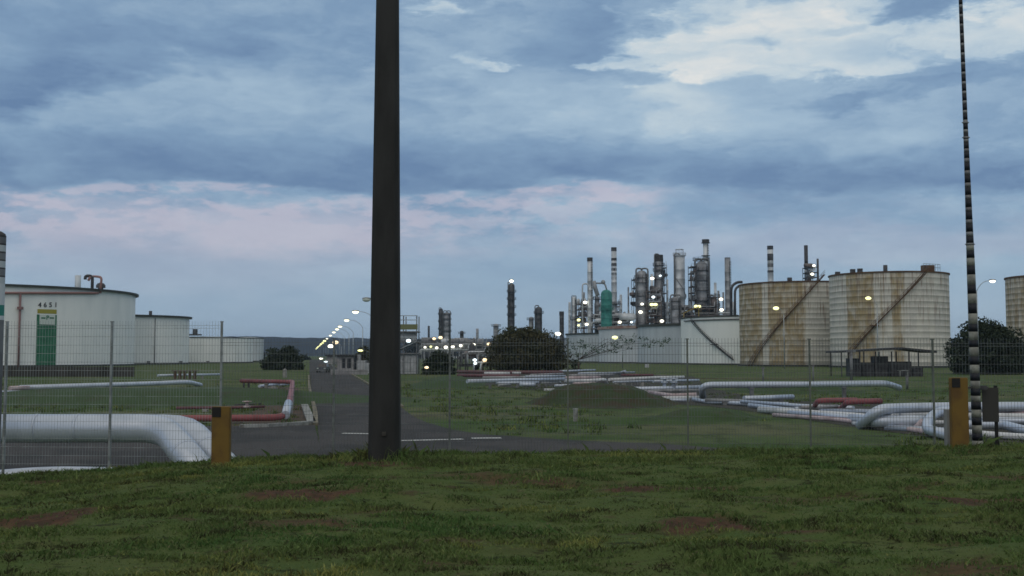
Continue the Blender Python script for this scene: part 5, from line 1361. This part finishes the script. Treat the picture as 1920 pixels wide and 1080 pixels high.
for a_, c_, t0, t1 in ((1602, 1622, 672, 704), (1626, 1648, 680, 704), (1650, 1676, 668, 704), (1680, 1720, 678, 704), (1722, 1742, 690, 704)):
    b = MB(); b.box(((X_(a_) + X_(c_)) / 2, D + 3, (Z_(t0) + GZ) / 2), (X_(c_) - X_(a_), 1.6, Z_(t0) - GZ)); b.build('pump_unit', M['steel'], o)
b = MB(); b.box(((X_(1688) + X_(1710)) / 2, D + 1.0, Z_(695)), (X_(1710) - X_(1688), 0.5, 0.12)); b.box((X_(1692), D + 1, (Z_(695) + GZ) / 2), (0.1, 0.4, Z_(695) - GZ - 0.1)); b.box((X_(1706), D + 1, (Z_(695) + GZ) / 2), (0.1, 0.4, Z_(695) - GZ - 0.1))
tag(b.build('bench', M['kerb']), 'small white bench under the open shed', 'bench')
D = 112; q = at(1597, 735, D); b = MB(); b.tube([(q.x, D, GZ), (q.x, D, at(1597, 655, D).z)], 0.16, 8); b.box((q.x, D, at(1597, 658, D).z), (0.9, 0.3, 0.25)); tag(b.build('post', M['rail']), 'grey pole standing before the left half of the open shed', 'pole')
for i, (px, y0, y1, D) in enumerate(((1431, 716, 690, 105), (1525, 712, 686, 110), (1701, 722, 706, 95), (1518, 705, 685, 140))):
    q = at(px, y0, D); b = MB(); b.tube([(q.x, D, GZ), (q.x, D, at(px, y1, D).z)], 0.09, 6); b.box((q.x, D, at(px, y1, D).z), (0.3, 0.1, 0.16))
    tag(b.build('stake', M['rail']), ('short grey stake in the grass below the ochre stained tank', 'short grey stake in the grass below the gap between the rusty tanks', 'short pale stake right of the drooping end of the tall pipe loop', 'small dark stake behind the gap between the rusty tanks')[i], 'stake')
strip('path', [gz(1250, 709), gz(1400, 711), gz(1590, 711)], 1.2, 0.05, M['dirt'])

# ------------------------------------------------------------------ fence
fo = empty('mesh_fence', tuple(at(206, 880, 20)))
tag(fo, 'long welded wire mesh fence with thin steel posts standing just behind the bank', 'fence')
posts = [(-203, 20.5), (8, 20.35), (206, 20.2), (413, 20.05), (625, 19.9), (843, 19.75), (1065, 19.6), (1290, 19.45), (1520, 19.3), (1752, 19.15), (1986, 19.0)]
tops_l, tops_r = 604.5, 636.0


def ptop(px, Yd, hi): return at(px, tops_l if hi else tops_r + (px - 413) * 0.001, Yd).z


for px, Yd in posts:
    hi = px <= 413; zt = ptop(px, Yd, hi); q = at(px, 800, Yd); zb = float(height(q.x, Yd)) - 0.1
    b = MB(); pw_ = 0.036 if px < 1000 else 0.026; b.box((q.x, Yd, (zt + zb) / 2), (pw_, 0.045, zt - zb)); b.box((q.x, Yd, zt + 0.012), (0.05, 0.055, 0.02)); b.build('post', M['fpost_pale' if px <= 413 else 'fpost' if px < 1000 else 'fpost_dark'], fo)
for (p0, Y0), (p1, Y1_) in zip(posts[:-1], posts[1:]):
    hi = p1 <= 413; A_ = at(p0, 800, Y0); B_ = at(p1, 800, Y1_); zt = (ptop(p0, Y0, hi) + ptop(p1, Y1_, hi)) / 2; H_ = 2.62
    vs, fs = [], []
    def wire(a, c_, t_):
        i0 = len(vs); d = (c_ - a).normalized(); n1_ = d.cross(Vector((0, 1, 0.01))).normalized() * t_; n2_ = Vector((0, t_, 0))
        for q in (a, c_): vs.extend([q + n1_, q + n2_, q - n1_, q - n2_])
        for k in range(4): fs.append((i0 + k, i0 + (k + 1) % 4, i0 + 4 + (k + 1) % 4, i0 + 4 + k))
    nv = int((B_ - A_).length / 0.0535); Yo = -0.04
    for i in range(1, nv):
        q = A_.lerp(B_, i / nv); wire(Vector((q.x, q.y + Yo, zt - H_)), Vector((q.x, q.y + Yo, zt - 0.02 + 0.05)), 0.0026)
    zz_ = zt - 0.06; k = 0
    while zz_ > zt - H_:
        wire(Vector((A_.x, A_.y + Yo - 0.006, zz_)), Vector((B_.x, B_.y + Yo - 0.006, zz_)), 0.0030)
        k += 1; zz_ -= 0.05 if k % 2 == 1 and k < 2 else 0.155
    b = MB(); b.add(vs, fs); b.build('mesh_panel', M['fwire_left' if hi else 'fwire'], fo)

# ------------------------------------------------------------------ things on the bank
# big pole
D = 14.2; q = at(721, 856, D); zb = float(height(q.x, D)) - 0.25; kk = mpp(D)
b = MB(); vs = []; sec = [(zb, 58.5, 721.5), (at(721, 600, D).z, 53.5, 722.5), (at(721, 300, D).z, 47.5, 724), (at(721, 0, D).z, 41.5, 726), (at(721, 0, D).z + 3.6, 30, 731)]
for z_, wpx, cpx in sec:
    cx = (cpx - 960) / F * D; h = wpx * kk / 2; ch = h * 0.28
    for a_, c_ in ((-h, -h * .8 + ch), (-h + ch, -h * .8), (h - ch, -h * .8), (h, -h * .8 + ch), (h, h * .8 - ch), (h - ch, h * .8), (-h + ch, h * .8), (-h, h * .8 - ch)): vs.append((q.x + (cpx - 721.5) * 0 + a_, D + c_, z_))
fs = [(i * 8 + k, i * 8 + (k + 1) % 8, (i + 1) * 8 + (k + 1) % 8, (i + 1) * 8 + k) for i in range(len(sec) - 1) for k in range(8)]
fs.append(tuple(range(32, 40)))
b.add(vs, fs); up_ = tag(b.build('utility_pole', M['pole']), 'thick dark tapering pole rising out of the picture, grass tufts at its foot', 'pole')

for py in (812,):
    z_ = at(721, py, D).z; h_ = (41.5 + 17 * py / 856) * kk / 2
    MB().box((q.x + 0.05 * h_, D - h_ * 0.8 - 0.004, z_), (0.05, 0.03, 0.05)).build('bolt', M['pole_stain'], up_)
# yellow marker posts
def marker(px0, px1, top, D, label, back=None):
    q = at((px0 + px1) / 2, 850, D); w_ = (px1 - px0) * mpp(D); zt = at(px0, top, D).z; zb_ = float(height(q.x, D)) - 0.12
    b = MB(); hw = w_ / 2; bev = 0.012
    dp = hw * 0.42; prof = [(-hw + bev, -dp), (hw - bev, -dp), (hw, -dp + bev), (hw, dp - bev), (hw - bev, dp), (-hw + bev, dp), (-hw, dp - bev), (-hw, -dp + bev)]
    vs = [(q.x + a_, D + c_, z_) for z_ in (zb_, zt - 0.012) for a_, c_ in prof] + [(q.x + a_ * 0.93, D + c_ * 0.93, zt) for a_, c_ in prof]
    fs = [(i * 8 + k, i * 8 + (k + 1) % 8, (i + 1) * 8 + (k + 1) % 8, (i + 1) * 8 + k) for i in range(2) for k in range(8)] + [tuple(range(16, 24))]
    b.add(vs, fs); o = tag(b.build('marker_post', M['yellow']), label, 'marker post', 'yellow marker posts')
    b = MB(); s_ = w_ * 0.48; b.box((q.x - hw + s_ * 0.5 + 0.008, D - dp - 0.004, zt - s_ * 0.62), (s_, 0.008, s_ * 1.12)); b.build('plate', M['black'], o)
    if back:
        x0, x1, t_ = back; a_ = at(x0, 800, D + 0.32).x; c_ = at(x1, 800, D + 0.32).x; z1 = at(x0, t_, D + 0.32).z
        b = MB(); b.box(((a_ + c_) / 2, D + 0.32, (z1 + zb_) / 2), (c_ - a_, 0.12, z1 - zb_)); tag(b.build('concrete_post', M['conc']), 'grey concrete stub just behind the ' + ('right' if px0 > 900 else 'left') + ' yellow post', 'post')
    return o


marker(397.5, 431.5, 762, 14.4, 'short yellow post at the bend of the huge white pipe')
marker(1784, 1816, 708, 14.9, 'taller yellow post beside the black and white mast', (1773, 1792, 768))
MB_ = MB(); q = at(440, 866, 15.2)

# striped mast
D = 15.2; kk = mpp(D); base_q = at(1833, 838, D); o = tag(empty('striped_mast', (base_q.x, D, float(height(base_q.x, D)))), 'thin leaning mast painted in black and pale bands', 'mast')
def mp(py): return at(1833 - (838 - py) * 0.0375 - max(0, 250 - py) * 0.002, py, D)
edges = [842, 826, 812, 797, 782, 768, 753, 742, 728, 714, 700, 684, 668, 651, 638, 622, 607, 588, 569, 551, 534, 515, 498, 484, 470, 458]
ww = lambda py: float(np.interp(py, [-80, 0, 230, 400, 500, 620, 840], [6.5, 7, 8.5, 12, 15, 16.5, 18.5]))
vis_l = False
for i in range(len(edges) - 1):
    m_ = M['mastlight'] if i % 2 == 0 else M['mastdark']
    r_ = [ww(edges[i]) * kk / 2, ww(edges[i + 1]) * kk / 2]
    MB().tube([mp(edges[i]), mp(edges[i + 1])], r_, 12).build('painted_band', m_, o)
py = 458; i = 0
while py > -80:
    st_ = (15 if py > 300 else 12) if i % 2 == 0 else (8 if py > 300 else 6)
    MB().tube([mp(py), mp(py - st_)], [ww(py) * kk / 2, ww(py - st_) * kk / 2], 10).build('painted_band', M['mastdark'] if i % 2 == 0 else M['rail'], o); py -= st_; i += 1
for py in (458, 258, 230): b = MB(); b.tube([mp(py + 2), mp(py - 2)], (ww(py) + 1) * kk / 2, 12); b.box(mp(py), ((ww(py) + 5) * kk, 0.015, 0.012)); b.build('clamp', M['rail'], o)
b = MB(); b.box(mp(727), (46 * kk, 0.03, 4 * kk)); b.box(mp(727) + Vector((0.12, 0.02, 0)), (10 * kk, 0.06, 8 * kk)); b.build('bracket', M['steel'], o)

# small dark plate on one leg
D = 15.3; kk = mpp(D); q = at(1857, 760, D); zt, zb_ = at(1857, 727, D).z, at(1857, 791, D).z
o = tag(empty('sign', (at(1870, 830, D).x, D, float(height(q.x, D)))), 'small dark plate seen from behind on a single leg, right of the mast', 'sign')
MB().box((q.x, D, (zt + zb_) / 2), (30 * kk, 0.02, zt - zb_)).build('plate', M['wall_dark'], o)
MB().box((at(1870, 800, D).x, D + 0.03, (zt + o.location.z) / 2 - 0.02), (5.5 * kk, 0.03, zt - o.location.z + 0.1)).build('leg', M['black'], o)

# pole cut by the left edge
D = 15.6; kk = mpp(D); q = at(-16, 800, D); zb_ = float(height(q.x, D)) - 0.2
o = tag(empty('round_post', (q.x, D, zb_)), 'round grey post cut off by the left edge, dark cap and teal band', 'post')
def seg(y0, y1, m_, r_=16.5, nm='painted_band'): MB().lathe([(r_ * kk, at(0, y0, D).z if y0 else zb_), (r_ * kk, at(0, y1, D).z)], (q.x, D, 0), 20).build(nm, m_, o)
seg(None, 600, M['rail'], nm='lower_tube'); seg(600, 592, M['tankgrey']); seg(592, 572, M['teal']); seg(572, 532, M['tankgrey'])
for k in range(6): seg(532 - 15 * k, 532 - 15 * k - 12, M['rail'] if k % 2 else M['tankmid'])
for k in range(6): seg(520 - 15 * k, 517 - 15 * k, M['steel'])
MB().lathe([(16.5 * kk, 0), (15 * kk, 0.05), (8 * kk, 0.085), (0.001, 0.1)], (q.x, D, at(0, 445, D).z), 20).build('cap', M['steel'], o)

# ------------------------------------------------------------------ air
hm = bpy.data.materials.new('haze'); hm.use_nodes = True
t_ = NT(hm.node_tree); t_.n.remove(t_.n['Principled BSDF'])
v = t_.new('ShaderNodeVolumePrincipled'); v.inputs['Color'].default_value = (0.58, 0.78, 1.0, 1)
v.inputs['Density'].default_value = 0.00009; v.inputs['Anisotropy'].default_value = 0.2
t_.l.new(v.outputs[0], [q for q in t_.n if q.type == 'OUTPUT_MATERIAL'][0].inputs['Volume'])
b = MB(); b.box((0, 3440, 50), (14600, 7200, 106)); o = b.build('haze', hm); tag(o, None, None, kind='stuff')
